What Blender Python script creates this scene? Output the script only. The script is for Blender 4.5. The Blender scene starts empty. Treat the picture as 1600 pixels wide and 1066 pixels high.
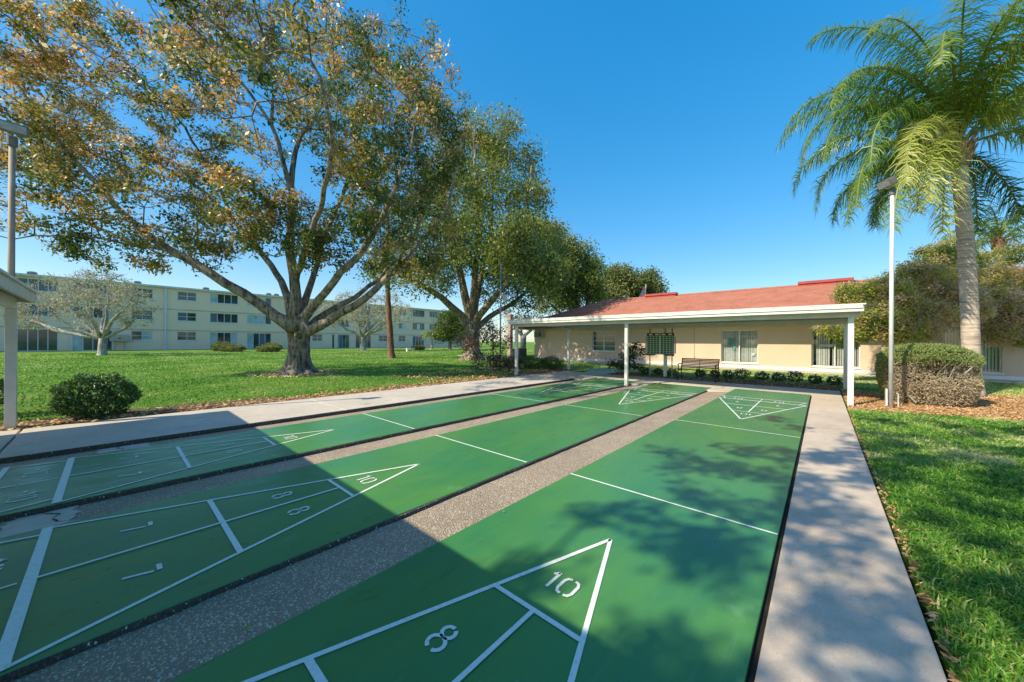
import bpy, math, random
import numpy as np
from mathutils import Vector, Matrix
R = math.radians
random.seed(7); rng = np.random.default_rng(7)
scene = bpy.context.scene
COL = scene.collection

# ------------------------------------------------------------------ camera
F, CY, ROLL, YAW = 550.48, 533.8, 0.007, -0.7223
CAM = np.array([1.157, -2.421, 1.448])
_c, _s = math.cos(YAW), math.sin(YAW)
FW = np.array([_s, _c, 0.]); _r = np.array([_c, -_s, 0.]); _u = np.array([0, 0, 1.])
RT = _r * math.cos(ROLL) + _u * math.sin(ROLL)
UP = -_r * math.sin(ROLL) + _u * math.cos(ROLL)
def ray(px, py): return FW + RT * (px - 800) / F + UP * (CY - py) / F
def G(px, py, z=0.0):
    d = ray(px, py); return CAM + d * ((z - CAM[2]) / d[2])
def D(px, py, dep): return CAM + ray(px, py) * dep
def PY(px, py, y):
    d = ray(px, py); return CAM + d * ((y - CAM[1]) / d[1])
def PX(px, py, x):
    d = ray(px, py); return CAM + d * ((x - CAM[0]) / d[0])
cd = bpy.data.cameras.new('camera'); cam = bpy.data.objects.new('camera', cd); COL.objects.link(cam)
cd.sensor_width = 36; cd.lens = F / 1600 * 36; cd.clip_end = 3000; cd.clip_start = 0.05
cd.shift_y = (CY - 533) / 1600
M3 = Matrix((RT, UP, -FW)).transposed()
cam.matrix_world = Matrix.Translation(CAM) @ M3.to_4x4()
scene.camera = cam

# ------------------------------------------------------------------ light
ELEV = 41.0; SAZ = math.atan2(-0.35, -0.94)
w = bpy.data.worlds.new('World'); scene.world = w; w.use_nodes = True
nt = w.node_tree; nt.nodes.clear()
sky = nt.nodes.new('ShaderNodeTexSky'); sky.sky_type = 'NISHITA'; sky.sun_disc = False
sky.sun_elevation = R(ELEV); sky.sun_rotation = SAZ; sky.altitude = 0
sky.air_density = 1.0; sky.dust_density = 0.7; sky.ozone_density = 3.2
bg = nt.nodes.new('ShaderNodeBackground'); bg.inputs[1].default_value = 0.15
out = nt.nodes.new('ShaderNodeOutputWorld')
hs = nt.nodes.new('ShaderNodeHueSaturation'); hs.inputs['Saturation'].default_value = 2.12; hs.inputs['Hue'].default_value = .499; hs.inputs['Value'].default_value = 1.85
gm = nt.nodes.new('ShaderNodeGamma'); gm.inputs[1].default_value = .5
nt.links.new(sky.outputs[0], gm.inputs[0]); nt.links.new(gm.outputs[0], hs.inputs['Color']); nt.links.new(hs.outputs[0], bg.inputs[0]); nt.links.new(bg.outputs[0], out.inputs[0])
sl = bpy.data.lights.new('sun', 'SUN'); sl.energy = 4.1; sl.angle = R(0.53); sl.color = (1.0, 0.90, 0.66)
so = bpy.data.objects.new('sun', sl); COL.objects.link(so)
ce = math.cos(R(ELEV)); hd = math.hypot(.35, .94)
SUND = Vector((-.35 / hd * ce, -.94 / hd * ce, math.sin(R(ELEV))))
so.rotation_euler = SUND.to_track_quat('Z', 'Y').to_euler()
so.location = SUND * 60
scene.view_settings.view_transform = 'Standard'; scene.view_settings.look = 'None'
scene.view_settings.exposure = 0.72; scene.view_settings.gamma = 1.0

# ------------------------------------------------------------------ materials
MATS = {}
def nodes(name):
    m = bpy.data.materials.new(name); m.use_nodes = True; t = m.node_tree; t.nodes.clear()
    o = t.nodes.new('ShaderNodeOutputMaterial'); b = t.nodes.new('ShaderNodeBsdfPrincipled')
    t.links.new(b.outputs[0], o.inputs[0]); MATS[name] = m
    return m, t, b, o
def N(t, typ, **k):
    n = t.nodes.new(typ)
    for a, v in k.items(): setattr(n, a, v)
    return n
def ramp(t, src, stops, interp='LINEAR'):
    r = t.nodes.new('ShaderNodeValToRGB'); r.color_ramp.interpolation = interp
    e = r.color_ramp.elements
    while len(e) < len(stops): e.new(0.5)
    for i, (p, c) in enumerate(stops): e[i].position = p; e[i].color = (*c, 1)
    t.links.new(src, r.inputs[0]); return r.outputs[0]
def mix(t, fac, a, b, mode='MIX'):
    m = t.nodes.new('ShaderNodeMix'); m.data_type = 'RGBA'; m.blend_type = mode
    for i, v in ((0, fac), (6, a), (7, b)):
        if hasattr(v, 'is_linked') or hasattr(v, 'links'): t.links.new(v, m.inputs[i])
        elif i == 0: m.inputs[0].default_value = v
        else: m.inputs[i].default_value = (*v, 1)
    return m.outputs[2]
def noise(t, scale, detail=4, rough=.55, vec=None, sc=None):
    n = t.nodes.new('ShaderNodeTexNoise'); n.inputs['Scale'].default_value = scale
    n.inputs['Detail'].default_value = detail; n.inputs['Roughness'].default_value = rough
    co = t.nodes.new('ShaderNodeTexCoord'); src = co.outputs['Object']
    if sc:
        mp = t.nodes.new('ShaderNodeMapping'); mp.inputs['Scale'].default_value = sc
        t.links.new(src, mp.inputs[0]); src = mp.outputs[0]
    t.links.new(src, n.inputs['Vector'])
    return n.outputs['Fac']
def bump(t, b, src, strength, dist=.01):
    n = t.nodes.new('ShaderNodeBump'); n.inputs['Strength'].default_value = strength
    n.inputs['Distance'].default_value = dist
    t.links.new(src, n.inputs['Height']); t.links.new(n.outputs[0], b.inputs['Normal']); return n
def plain(name, c1, c2=None, scale=3, rough=.6, bstr=0.15, bscale=None, metal=0, sc=None, spec=.5, lo=.35, hi=.65):
    m, t, b, o = nodes(name)
    c2 = c2 or tuple(x * .82 for x in c1)
    f = noise(t, scale, 6, .6, sc=sc)
    t.links.new(ramp(t, f, [(lo, c2), (hi, c1)]), b.inputs['Base Color'])
    b.inputs['Roughness'].default_value = rough; b.inputs['Metallic'].default_value = metal
    b.inputs['Specular IOR Level'].default_value = spec
    if bstr: bump(t, b, noise(t, bscale or scale * 8, 5, .6, sc=sc), bstr, .004)
    return m
def leafmat(name, stops, rough=.5, trans=.3, interp='LINEAR', spec=.4):
    m, t, b, o = nodes(name)
    a = N(t, 'ShaderNodeAttribute', attribute_name='tint')
    c = ramp(t, a.outputs['Fac'], stops, interp)
    t.links.new(c, b.inputs['Base Color']); b.inputs['Roughness'].default_value = rough
    b.inputs['Specular IOR Level'].default_value = spec
    tr = N(t, 'ShaderNodeBsdfTranslucent'); t.links.new(mix(t, .35, c, (.9, .9, .2), 'MULTIPLY'), tr.inputs[0])
    t.links.new(c, tr.inputs[0])
    ms = N(t, 'ShaderNodeMixShader'); ms.inputs[0].default_value = trans
    t.links.new(b.outputs[0], ms.inputs[1]); t.links.new(tr.outputs[0], ms.inputs[2]); t.links.new(ms.outputs[0], o.inputs[0])
    return m

# court paint
m, t, b, o = nodes('court_paint')
f1 = noise(t, .9, 5, .6, sc=(1, .45, 1)); f2 = noise(t, 5, 6, .65, sc=(1.6, .5, 1)); f3 = noise(t, 160, 2)
c = ramp(t, f1, [(.3, (.030, .176, .078)), (.7, (.084, .230, .046))])
c = mix(t, .5, c, ramp(t, f2, [(.35, (.5, .5, .5)), (.65, (.56, .56, .56))]), 'OVERLAY')
c = mix(t, ramp(t, noise(t, 1.7, 8, .7), [(.62, (0, 0, 0)), (.80, (.5, .5, .5))]), c, (.22, .38, .25))
c = mix(t, ramp(t, noise(t, 7, 7, .75, sc=(3.5, .12, 1)), [(.56, (0, 0, 0)), (.72, (.30, .30, .30))]), c, (.16, .30, .15))
c = mix(t, ramp(t, noise(t, 3.1, 9, .78), [(.27, (.3, .3, .3)), (.42, (0, 0, 0))]), c, (.022, .095, .04))
c = mix(t, ramp(t, noise(t, 70, 3, .6), [(.70, (0, 0, 0)), (.76, (.5, .5, .5))]), c, (.30, .36, .26))
t.links.new(c, b.inputs['Base Color'])
t.links.new(ramp(t, f2, [(.3, (.24, .24, .24)), (.7, (.42, .42, .42))]), b.inputs['Roughness']); b.inputs['Specular IOR Level'].default_value = .4
bump(t, b, f3, .12, .002)
# painted lines
m, t, b, o = nodes('line_paint')
f2 = noise(t, 45, 6, .7)
t.links.new(ramp(t, f2, [(.30, (.22, .38, .28)), (.40, (.68, .72, .68)), (.7, (.82, .83, .80))]), b.inputs['Base Color'])
b.inputs['Roughness'].default_value = .5
# exposed aggregate
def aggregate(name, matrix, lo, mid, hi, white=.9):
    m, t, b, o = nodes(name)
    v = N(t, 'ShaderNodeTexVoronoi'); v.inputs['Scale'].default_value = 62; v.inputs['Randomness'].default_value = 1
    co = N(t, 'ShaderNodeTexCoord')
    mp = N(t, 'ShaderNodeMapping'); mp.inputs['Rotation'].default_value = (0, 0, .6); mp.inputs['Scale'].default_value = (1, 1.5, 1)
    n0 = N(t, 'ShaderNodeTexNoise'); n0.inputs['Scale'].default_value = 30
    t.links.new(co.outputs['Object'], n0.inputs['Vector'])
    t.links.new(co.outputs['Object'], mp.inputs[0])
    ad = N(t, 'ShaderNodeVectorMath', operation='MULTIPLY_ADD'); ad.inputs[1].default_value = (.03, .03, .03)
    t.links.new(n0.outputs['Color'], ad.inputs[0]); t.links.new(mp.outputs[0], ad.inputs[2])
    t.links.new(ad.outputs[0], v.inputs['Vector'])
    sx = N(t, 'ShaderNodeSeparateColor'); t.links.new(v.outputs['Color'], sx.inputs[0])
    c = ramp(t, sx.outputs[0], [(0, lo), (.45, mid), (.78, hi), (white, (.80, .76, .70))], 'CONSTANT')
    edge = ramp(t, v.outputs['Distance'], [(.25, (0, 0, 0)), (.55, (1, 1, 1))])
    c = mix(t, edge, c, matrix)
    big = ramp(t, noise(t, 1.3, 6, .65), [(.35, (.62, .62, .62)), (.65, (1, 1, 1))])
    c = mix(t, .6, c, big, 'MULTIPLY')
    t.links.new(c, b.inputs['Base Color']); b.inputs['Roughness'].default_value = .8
    inv = N(t, 'ShaderNodeMath', operation='SUBTRACT'); inv.inputs[0].default_value = 1
    t.links.new(v.outputs['Distance'], inv.inputs[1])
    bump(t, b, inv.outputs[0], .7, .012)
    return m
aggregate('aggregate', (.30, .23, .17), (.44, .33, .24), (.68, .54, .41), (.82, .70, .56))
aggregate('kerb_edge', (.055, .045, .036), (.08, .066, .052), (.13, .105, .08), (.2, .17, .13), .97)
# concrete walk
m, t, b, o = nodes('concrete')
c = ramp(t, noise(t, 1.1, 7, .65), [(.3, (.44, .345, .27)), (.7, (.60, .48, .385))])
c = mix(t, .5, c, ramp(t, noise(t, 9, 8, .8), [(.32, (.36, .36, .36)), (.68, (.62, .62, .62))]), 'OVERLAY')
c = mix(t, ramp(t, noise(t, 75, 3, .7), [(.60, (0, 0, 0)), (.70, (.8, .8, .8))]), c, (.70, .66, .60))
c = mix(t, ramp(t, noise(t, 48, 4, .8), [(.30, (.85, .85, .85)), (.40, (0, 0, 0))]), c, (.15, .125, .10))
t.links.new(c, b.inputs['Base Color']); b.inputs['Roughness'].default_value = .85
bump(t, b, noise(t, 120, 5, .7), .35, .004)
m, t, b, o = nodes('smooth_concrete')
c = ramp(t, noise(t, .8, 7, .65), [(.3, (.45, .39, .335)), (.7, (.59, .52, .45))])
c = mix(t, ramp(t, noise(t, 1.6, 7, .7, sc=(2, .7, 1)), [(.60, (0, 0, 0)), (.70, (.75, .75, .75))]), c, (.17, .17, .18))
c = mix(t, ramp(t, noise(t, 60, 4, .8), [(.3, (.6, .6, .6)), (.42, (0, 0, 0))]), c, (.22, .2, .18))
c = mix(t, .45, c, ramp(t, noise(t, 7, 8, .8), [(.32, (.34, .34, .34)), (.68, (.62, .62, .62))]), 'OVERLAY')
t.links.new(c, b.inputs['Base Color']); b.inputs['Roughness'].default_value = .8
bump(t, b, noise(t, 90, 5, .7), .25, .003)
# lawn under the blades
m, t, b, o = nodes('lawn')
c = ramp(t, noise(t, .35, 8, .7), [(.3, (.06, .16, .022)), (.5, (.11, .22, .03)), (.72, (.28, .30, .08))])
c = mix(t, .6, c, ramp(t, noise(t, 26, 6, .8), [(.3, (.25, .25, .25)), (.7, (.85, .85, .85))]), 'OVERLAY')
t.links.new(c, b.inputs['Base Color']); b.inputs['Roughness'].default_value = .95; b.inputs['Specular IOR Level'].default_value = .1
bump(t, b, noise(t, 30, 6, .8), .9, .05)
plain('soil', (.07, .05, .035), (.035, .026, .018), 14, .95, .8)
m, t, b, o = nodes('mulch')
c = ramp(t, noise(t, 22, 8, .8, sc=(1, 2.2, 1)), [(.3, (.26, .13, .05)), (.5, (.60, .35, .14)), (.7, (.78, .54, .28))])
t.links.new(c, b.inputs['Base Color']); b.inputs['Roughness'].default_value = .95
bump(t, b, noise(t, 30, 8, .8), .9, .04)
m, t, b, o = nodes('dark_mulch')
c = ramp(t, noise(t, 18, 8, .8), [(.3, (.05, .03, .02)), (.55, (.16, .10, .065)), (.75, (.34, .24, .17))])
t.links.new(c, b.inputs['Base Color']); b.inputs['Roughness'].default_value = .95
bump(t, b, noise(t, 30, 8, .8), .9, .04)
# bark
def bark(name, c1, c2, sc=(1, 1, .16), scale=9, bs=1.0, dist=.07):
    m, t, b, o = nodes(name)
    f = noise(t, scale, 8, .7, sc=sc)
    c = ramp(t, f, [(.40, c2), (.58, c1)])
    c = mix(t, ramp(t, noise(t, 2.5, 5, .6), [(.52, (0, 0, 0)), (.64, (.5, .5, .5))]), c, tuple(min(1, x * 1.5) for x in c1))
    t.links.new(c, b.inputs['Base Color']); b.inputs['Roughness'].default_value = .9
    bump(t, b, f, bs, dist); return m
bark('oak_bark', (.32, .26, .20), (.05, .04, .03))
bark('pale_bark', (.42, .40, .35), (.18, .165, .14), bs=.4)
bark('pine_bark', (.24, .13, .085), (.08, .045, .03))
bark('palm_bark', (.54, .44, .36), (.27, .22, .18), sc=(.3, .3, 5), scale=5, bs=.5)
plain('frond_stalk', (.20, .22, .06), (.14, .16, .045), 9, .5, .1)
plain('boot_fibre', (.30, .19, .11), (.10, .06, .035), 18, .95, .8, sc=(1, 1, .3))
# leaves
leafmat('oak_leaf', [(0, (.028, .07, .015)), (.25, (.08, .15, .025)), (.45, (.21, .25, .045)), (.62, (.44, .33, .085)), (.8, (.66, .32, .06)), (1, (.74, .62, .38))], .36, .48)
leafmat('dark_oak_leaf', [(0, (.045, .09, .018)), (.3, (.14, .21, .035)), (.6, (.30, .31, .075)), (.82, (.50, .38, .12)), (1, (.64, .40, .15))], .38, .48)
leafmat('far_leaf', [(0, (.05, .09, .022)), (.5, (.15, .19, .05)), (1, (.32, .32, .11))], .6, .35)
leafmat('pale_leaf', [(0, (.16, .18, .07)), (.4, (.36, .34, .20)), (1, (.62, .55, .42))], .7, .25)
leafmat('bush_leaf', [(0, (.018, .055, .018)), (.5, (.05, .13, .032)), (.85, (.14, .23, .06)), (1, (.48, .54, .32))], .3, .22)
leafmat('palm_leaf', [(0, (.05, .12, .035)), (.4, (.15, .27, .045)), (.75, (.36, .43, .07)), (1, (.58, .54, .20))], .34, .45)
leafmat('scrub_leaf', [(0, (.10, .16, .02)), (.22, (.30, .38, .04)), (.45, (.58, .58, .11)), (.62, (.58, .42, .20)), (.82, (.70, .40, .25)), (1, (.78, .62, .44))], .6, .5)
leafmat('hedge_leaf', [(0, (.11, .17, .04)), (.45, (.26, .34, .09)), (.55, (.38, .31, .20)), (1, (.56, .44, .31))], .7, .2)
leafmat('red_leaf', [(0, (.03, .05, .02)), (.5, (.14, .08, .04)), (.8, (.34, .12, .07)), (1, (.48, .26, .15))], .5, .3)
leafmat('dry_leaf', [(0, (.20, .09, .035)), (.5, (.52, .29, .12)), (1, (.80, .58, .34))], .8, .1)
leafmat('grass_blade', [(0, (.03, .11, .015)), (.4, (.10, .27, .028)), (.7, (.26, .45, .065)), (1, (.70, .66, .32))], .5, .4)
leafmat('petal', [(0, (.75, .75, .7)), (1, (.85, .8, .75))], .6, .2)
# buildings
plain('clubhouse_render', (.62, .465, .345), (.585, .435, .32), 1.2, .85, .25, 60)
plain('apartment_render', (.92, .66, .50), (.89, .63, .47), .5, .85, .15, 30)
plain('apartment_band', (.64, .47, .37), None, .5, .85, .1, 30)
plain('white_trim', (.72, .70, .66), (.66, .65, .61), 6, .5, .08)
plain('aged_white', (.72, .71, .67), (.50, .49, .45), 7, .55, .15, sc=(1, 1, .3))
plain('beige_trim', (.62, .58, .51), (.52, .48, .42), 8, .6, .1)
plain('taupe_post', (.66, .62, .56), (.58, .545, .49), 5, .5, .06)
plain('soffit', (.62, .61, .57), None, 3, .6, .1)
plain('roof_gravel', (.42, .41, .40), None, 3, .9, .3)
m, t, b, o = nodes('roof_tile')
c = ramp(t, noise(t, 1.2, 6, .65), [(.3, (.32, .12, .082)), (.7, (.43, .18, .13))])
c = mix(t, .45, c, ramp(t, noise(t, 22, 4, .7, sc=(1, .3, .3)), [(.3, (.3, .3, .3)), (.7, (.75, .75, .75))]), 'OVERLAY')
t.links.new(c, b.inputs['Base Color']); b.inputs['Roughness'].default_value = .8
plain('red_metal', (.42, .075, .07), (.33, .06, .055), 4, .4, .05)
plain('dark_fascia', (.10, .045, .035), None, 4, .6, .05)
plain('downpipe_white', (.72, .74, .78), None, 4, .4, .03)
plain('window_frame', (.72, .73, .72), None, 5, .5, .03)
plain('teal_frame', (.35, .55, .50), None, 5, .5, .03)
plain('window_bronze', (.10, .10, .09), None, 5, .5, .03)
plain('blind_white', (.80, .79, .76), None, 3, .7, .03)
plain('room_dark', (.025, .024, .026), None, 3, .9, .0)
plain('curtain_grey', (.16, .19, .22), (.10, .12, .15), 4, .8, .05, sc=(1, 8, 1))
plain('metal_grey', (.34, .35, .36), (.24, .25, .26), 9, .45, .08, metal=.4)
plain('pole_paint', (.66, .68, .72), (.50, .50, .50), 5, .5, .06, sc=(1, 1, .4))
plain('pole_brown', (.36, .29, .22), (.24, .19, .15), 5, .7, .1, sc=(1, 1, .4))
plain('lamp_case', (.10, .09, .085), (.17, .155, .14), 12, .5, .05)
plain('lamp_face', (.55, .52, .46), None, 6, .3, .03)
plain('bench_iron', (.035, .022, .020), (.055, .035, .03), 20, .45, .1)
plain('bench_slat', (.12, .055, .045), (.075, .035, .03), 20, .5, .1)
plain('board_green', (.018, .13, .045), (.012, .095, .035), 7, .5, .05)
plain('board_frame', (.03, .035, .03), None, 6, .5, .05)
plain('pale_plate', (.62, .64, .48), None, 6, .5, .02)
plain('ac_dark', (.05, .055, .06), (.09, .095, .10), 9, .6, .1)
plain('ac_beige', (.42, .38, .33), None, 9, .6, .1)
plain('pink_brick', (.45, .30, .26), (.36, .22, .19), 12, .85, .3)
plain('utility_beige', (.50, .42, .35), None, 6, .6, .05)
plain('label_red', (.55, .12, .10), None, 6, .6, .0)
plain('turquoise', (.03, .45, .46), None, 6, .6, .03)
plain('flag_red', (.45, .05, .06), None, 6, .8, .0)
plain('flag_white', (.75, .72, .70), None, 6, .8, .0)
plain('flag_blue', (.05, .08, .25), None, 6, .8, .0)
plain('crack_dark', (.015, .013, .012), None, 6, .95, .0)
plain('poster_teal', (.12, .42, .38), None, 6, .7, .0)
m, t, b, o = nodes('glass_dark')
t.links.new(ramp(t, noise(t, .7, 4, .6), [(.35, (.012, .028, .034)), (.65, (.05, .085, .095))]), b.inputs['Base Color'])
b.inputs['Roughness'].default_value = .06; b.inputs['Specular IOR Level'].default_value = .8
m, t, b, o = nodes('glass_light')
t.links.new(ramp(t, noise(t, .9, 5, .6), [(.35, (.22, .36, .38)), (.65, (.48, .60, .62))]), b.inputs['Base Color'])
b.inputs['Roughness'].default_value = .1; b.inputs['Specular IOR Level'].default_value = .8
m, t, b, o = nodes('glass_clear')
tr = N(t, 'ShaderNodeBsdfTransparent'); tr.inputs[0].default_value = (.93, .95, .95, 1)
gl = N(t, 'ShaderNodeBsdfGlossy'); gl.inputs['Roughness'].default_value = .03
ms = N(t, 'ShaderNodeMixShader'); ms.inputs[0].default_value = .06; t.links.new(tr.outputs[0], ms.inputs[1]); t.links.new(gl.outputs[0], ms.inputs[2])
t.links.new(ms.outputs[0], o.inputs[0])

# ------------------------------------------------------------------ mesh helpers
def tag(o, label=None, cat=None, group=None, kind=None):
    if label: o['label'] = label
    if cat: o['category'] = cat
    if group: o['group'] = group
    if kind: o['kind'] = kind
    return o
def empty(name, loc=(0, 0, 0), rz=0):
    o = bpy.data.objects.new(name, None); COL.objects.link(o); o.location = loc; o.rotation_euler = (0, 0, rz)
    o.empty_display_size = .2; return o
def copy_tree(o, parent=None):
    c = o.copy(); COL.objects.link(c); c.parent = parent
    for ch in [x for x in COL.objects if x.parent == o]: copy_tree(ch, c)
    return c
class MB:
    def __init__(s): s.v = []; s.f = []; s.m = []; s.cur = 0
    def add(s, vs, fs):
        n = len(s.v); s.v += [tuple(p) for p in vs]
        s.f += [tuple(i + n for i in f) for f in fs]; s.m += [s.cur] * len(fs); return s
    def box(s, x0, y0, z0, x1, y1, z1):
        if x0 > x1: x0, x1 = x1, x0
        if y0 > y1: y0, y1 = y1, y0
        vs = [(x0,y0,z0),(x1,y0,z0),(x1,y1,z0),(x0,y1,z0),(x0,y0,z1),(x1,y0,z1),(x1,y1,z1),(x0,y1,z1)]
        return s.add(vs, [(3,2,1,0),(4,5,6,7),(0,1,5,4),(1,2,6,5),(2,3,7,6),(3,0,4,7)])
    def obox(s, c, ax, ay, az):
        c, ax, ay, az = map(Vector, (c, ax, ay, az))
        vs = [c + ax*i + ay*j + az*k for k in (-1, 1) for i, j in ((-1,-1),(1,-1),(1,1),(-1,1))]
        return s.add(vs, [(3,2,1,0),(4,5,6,7),(0,1,5,4),(1,2,6,5),(2,3,7,6),(3,0,4,7)])
    def quad(s, *p): return s.add(p, [tuple(range(len(p)))])
    def prism(s, pts, z0, z1):
        n = len(pts); vs = [(x, y, z0) for x, y in pts] + [(x, y, z1) for x, y in pts]
        return s.add(vs, [tuple(range(n-1, -1, -1)), tuple(range(n, 2*n))] + [(i, (i+1) % n, n + (i+1) % n, n + i) for i in range(n)])
    def tube(s, pts, rad, n=8, cap=True, flute=None):
        pts = [Vector(p) for p in pts]
        if not hasattr(rad, '__len__'): rad = [rad] * len(pts)
        base = len(s.v); prev = None; vs = []; fs = []
        for i, p in enumerate(pts):
            d = (pts[min(i+1, len(pts)-1)] - pts[max(i-1, 0)])
            d = d.normalized() if d.length > 1e-9 else Vector((0, 0, 1))
            if prev is None: a = d.cross(Vector((0, 0, 1)) if abs(d.z) < .9 else Vector((1, 0, 0))).normalized()
            else:
                a = prev - d * prev.dot(d)
                a = a.normalized() if a.length > 1e-6 else d.orthogonal().normalized()
            prev = a; b = d.cross(a)
            for k in range(n):
                th = 2 * math.pi * k / n
                q = rad[i] * (flute(i, th) if flute else 1)
                vs.append(p + (a * math.cos(th) + b * math.sin(th)) * q)
        for i in range(len(pts) - 1):
            for k in range(n):
                fs.append((i*n + k, i*n + (k+1) % n, (i+1)*n + (k+1) % n, (i+1)*n + k))
        if cap: fs.append(tuple(range(n-1, -1, -1))); fs.append(tuple((len(pts)-1)*n + k for k in range(n)))
        return s.add(vs, fs)
    def build(s, name, mat, parent=None, smooth=False, bevel=0):
        me = bpy.data.meshes.new(name); me.from_pydata(s.v, [], s.f)
        for mm in (mat if isinstance(mat, (list, tuple)) else [mat]): me.materials.append(MATS[mm])
        if isinstance(mat, (list, tuple)): me.polygons.foreach_set('material_index', s.m)
        if smooth: me.polygons.foreach_set('use_smooth', [True] * len(me.polygons))
        me.update(); o = bpy.data.objects.new(name, me); COL.objects.link(o)
        if parent: o.parent = parent
        if bevel:
            md = o.modifiers.new('bevel', 'BEVEL'); md.width = bevel; md.segments = 2; md.limit_method = 'ANGLE'
        return o
def npmesh(name, V, k, mat, parent=None, tint=None, smooth=False):
    """V: (n,k,3) polygons of k corners; tint: n values"""
    n = V.shape[0]; me = bpy.data.meshes.new(name)
    me.vertices.add(n * k); me.vertices.foreach_set('co', V.reshape(-1).astype(np.float32))
    me.loops.add(n * k); me.loops.foreach_set('vertex_index', np.arange(n * k, dtype=np.int32))
    me.polygons.add(n); me.polygons.foreach_set('loop_start', np.arange(0, n * k, k, dtype=np.int32))
    try: me.polygons.foreach_set('loop_total', np.full(n, k, dtype=np.int32))
    except Exception: pass
    me.update(calc_edges=True)
    if tint is not None:
        a = me.attributes.new('tint', 'FLOAT', 'POINT'); a.data.foreach_set('value', np.repeat(np.clip(tint, 0, 1), k).astype(np.float32))
    me.materials.append(MATS[mat]); me.validate()
    o = bpy.data.objects.new(name, me); COL.objects.link(o)
    if parent: o.parent = parent
    return o
def unit(v): return v / np.maximum(np.linalg.norm(v, axis=-1, keepdims=True), 1e-9)
def leaves(P, L, W, droop=0.0, dirs=None, spread=1.0):
    """leaf quads at P (n,3): base, left, tip, right"""
    n = len(P); d = rng.normal(size=(n, 3))
    if dirs is not None: d = dirs + d * spread * .5
    d[:, 2] -= droop; d = unit(d)
    s = unit(np.cross(d, rng.normal(size=(n, 3))))
    nn = np.cross(d, s)
    L = L * rng.uniform(.65, 1.3, (n, 1)); W = W * rng.uniform(.7, 1.25, (n, 1))
    return np.stack([P, P + d * L * .5 + s * W * .5 + nn * W * .12, P + d * L, P + d * L * .5 - s * W * .5 + nn * W * .12], 1)

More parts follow.
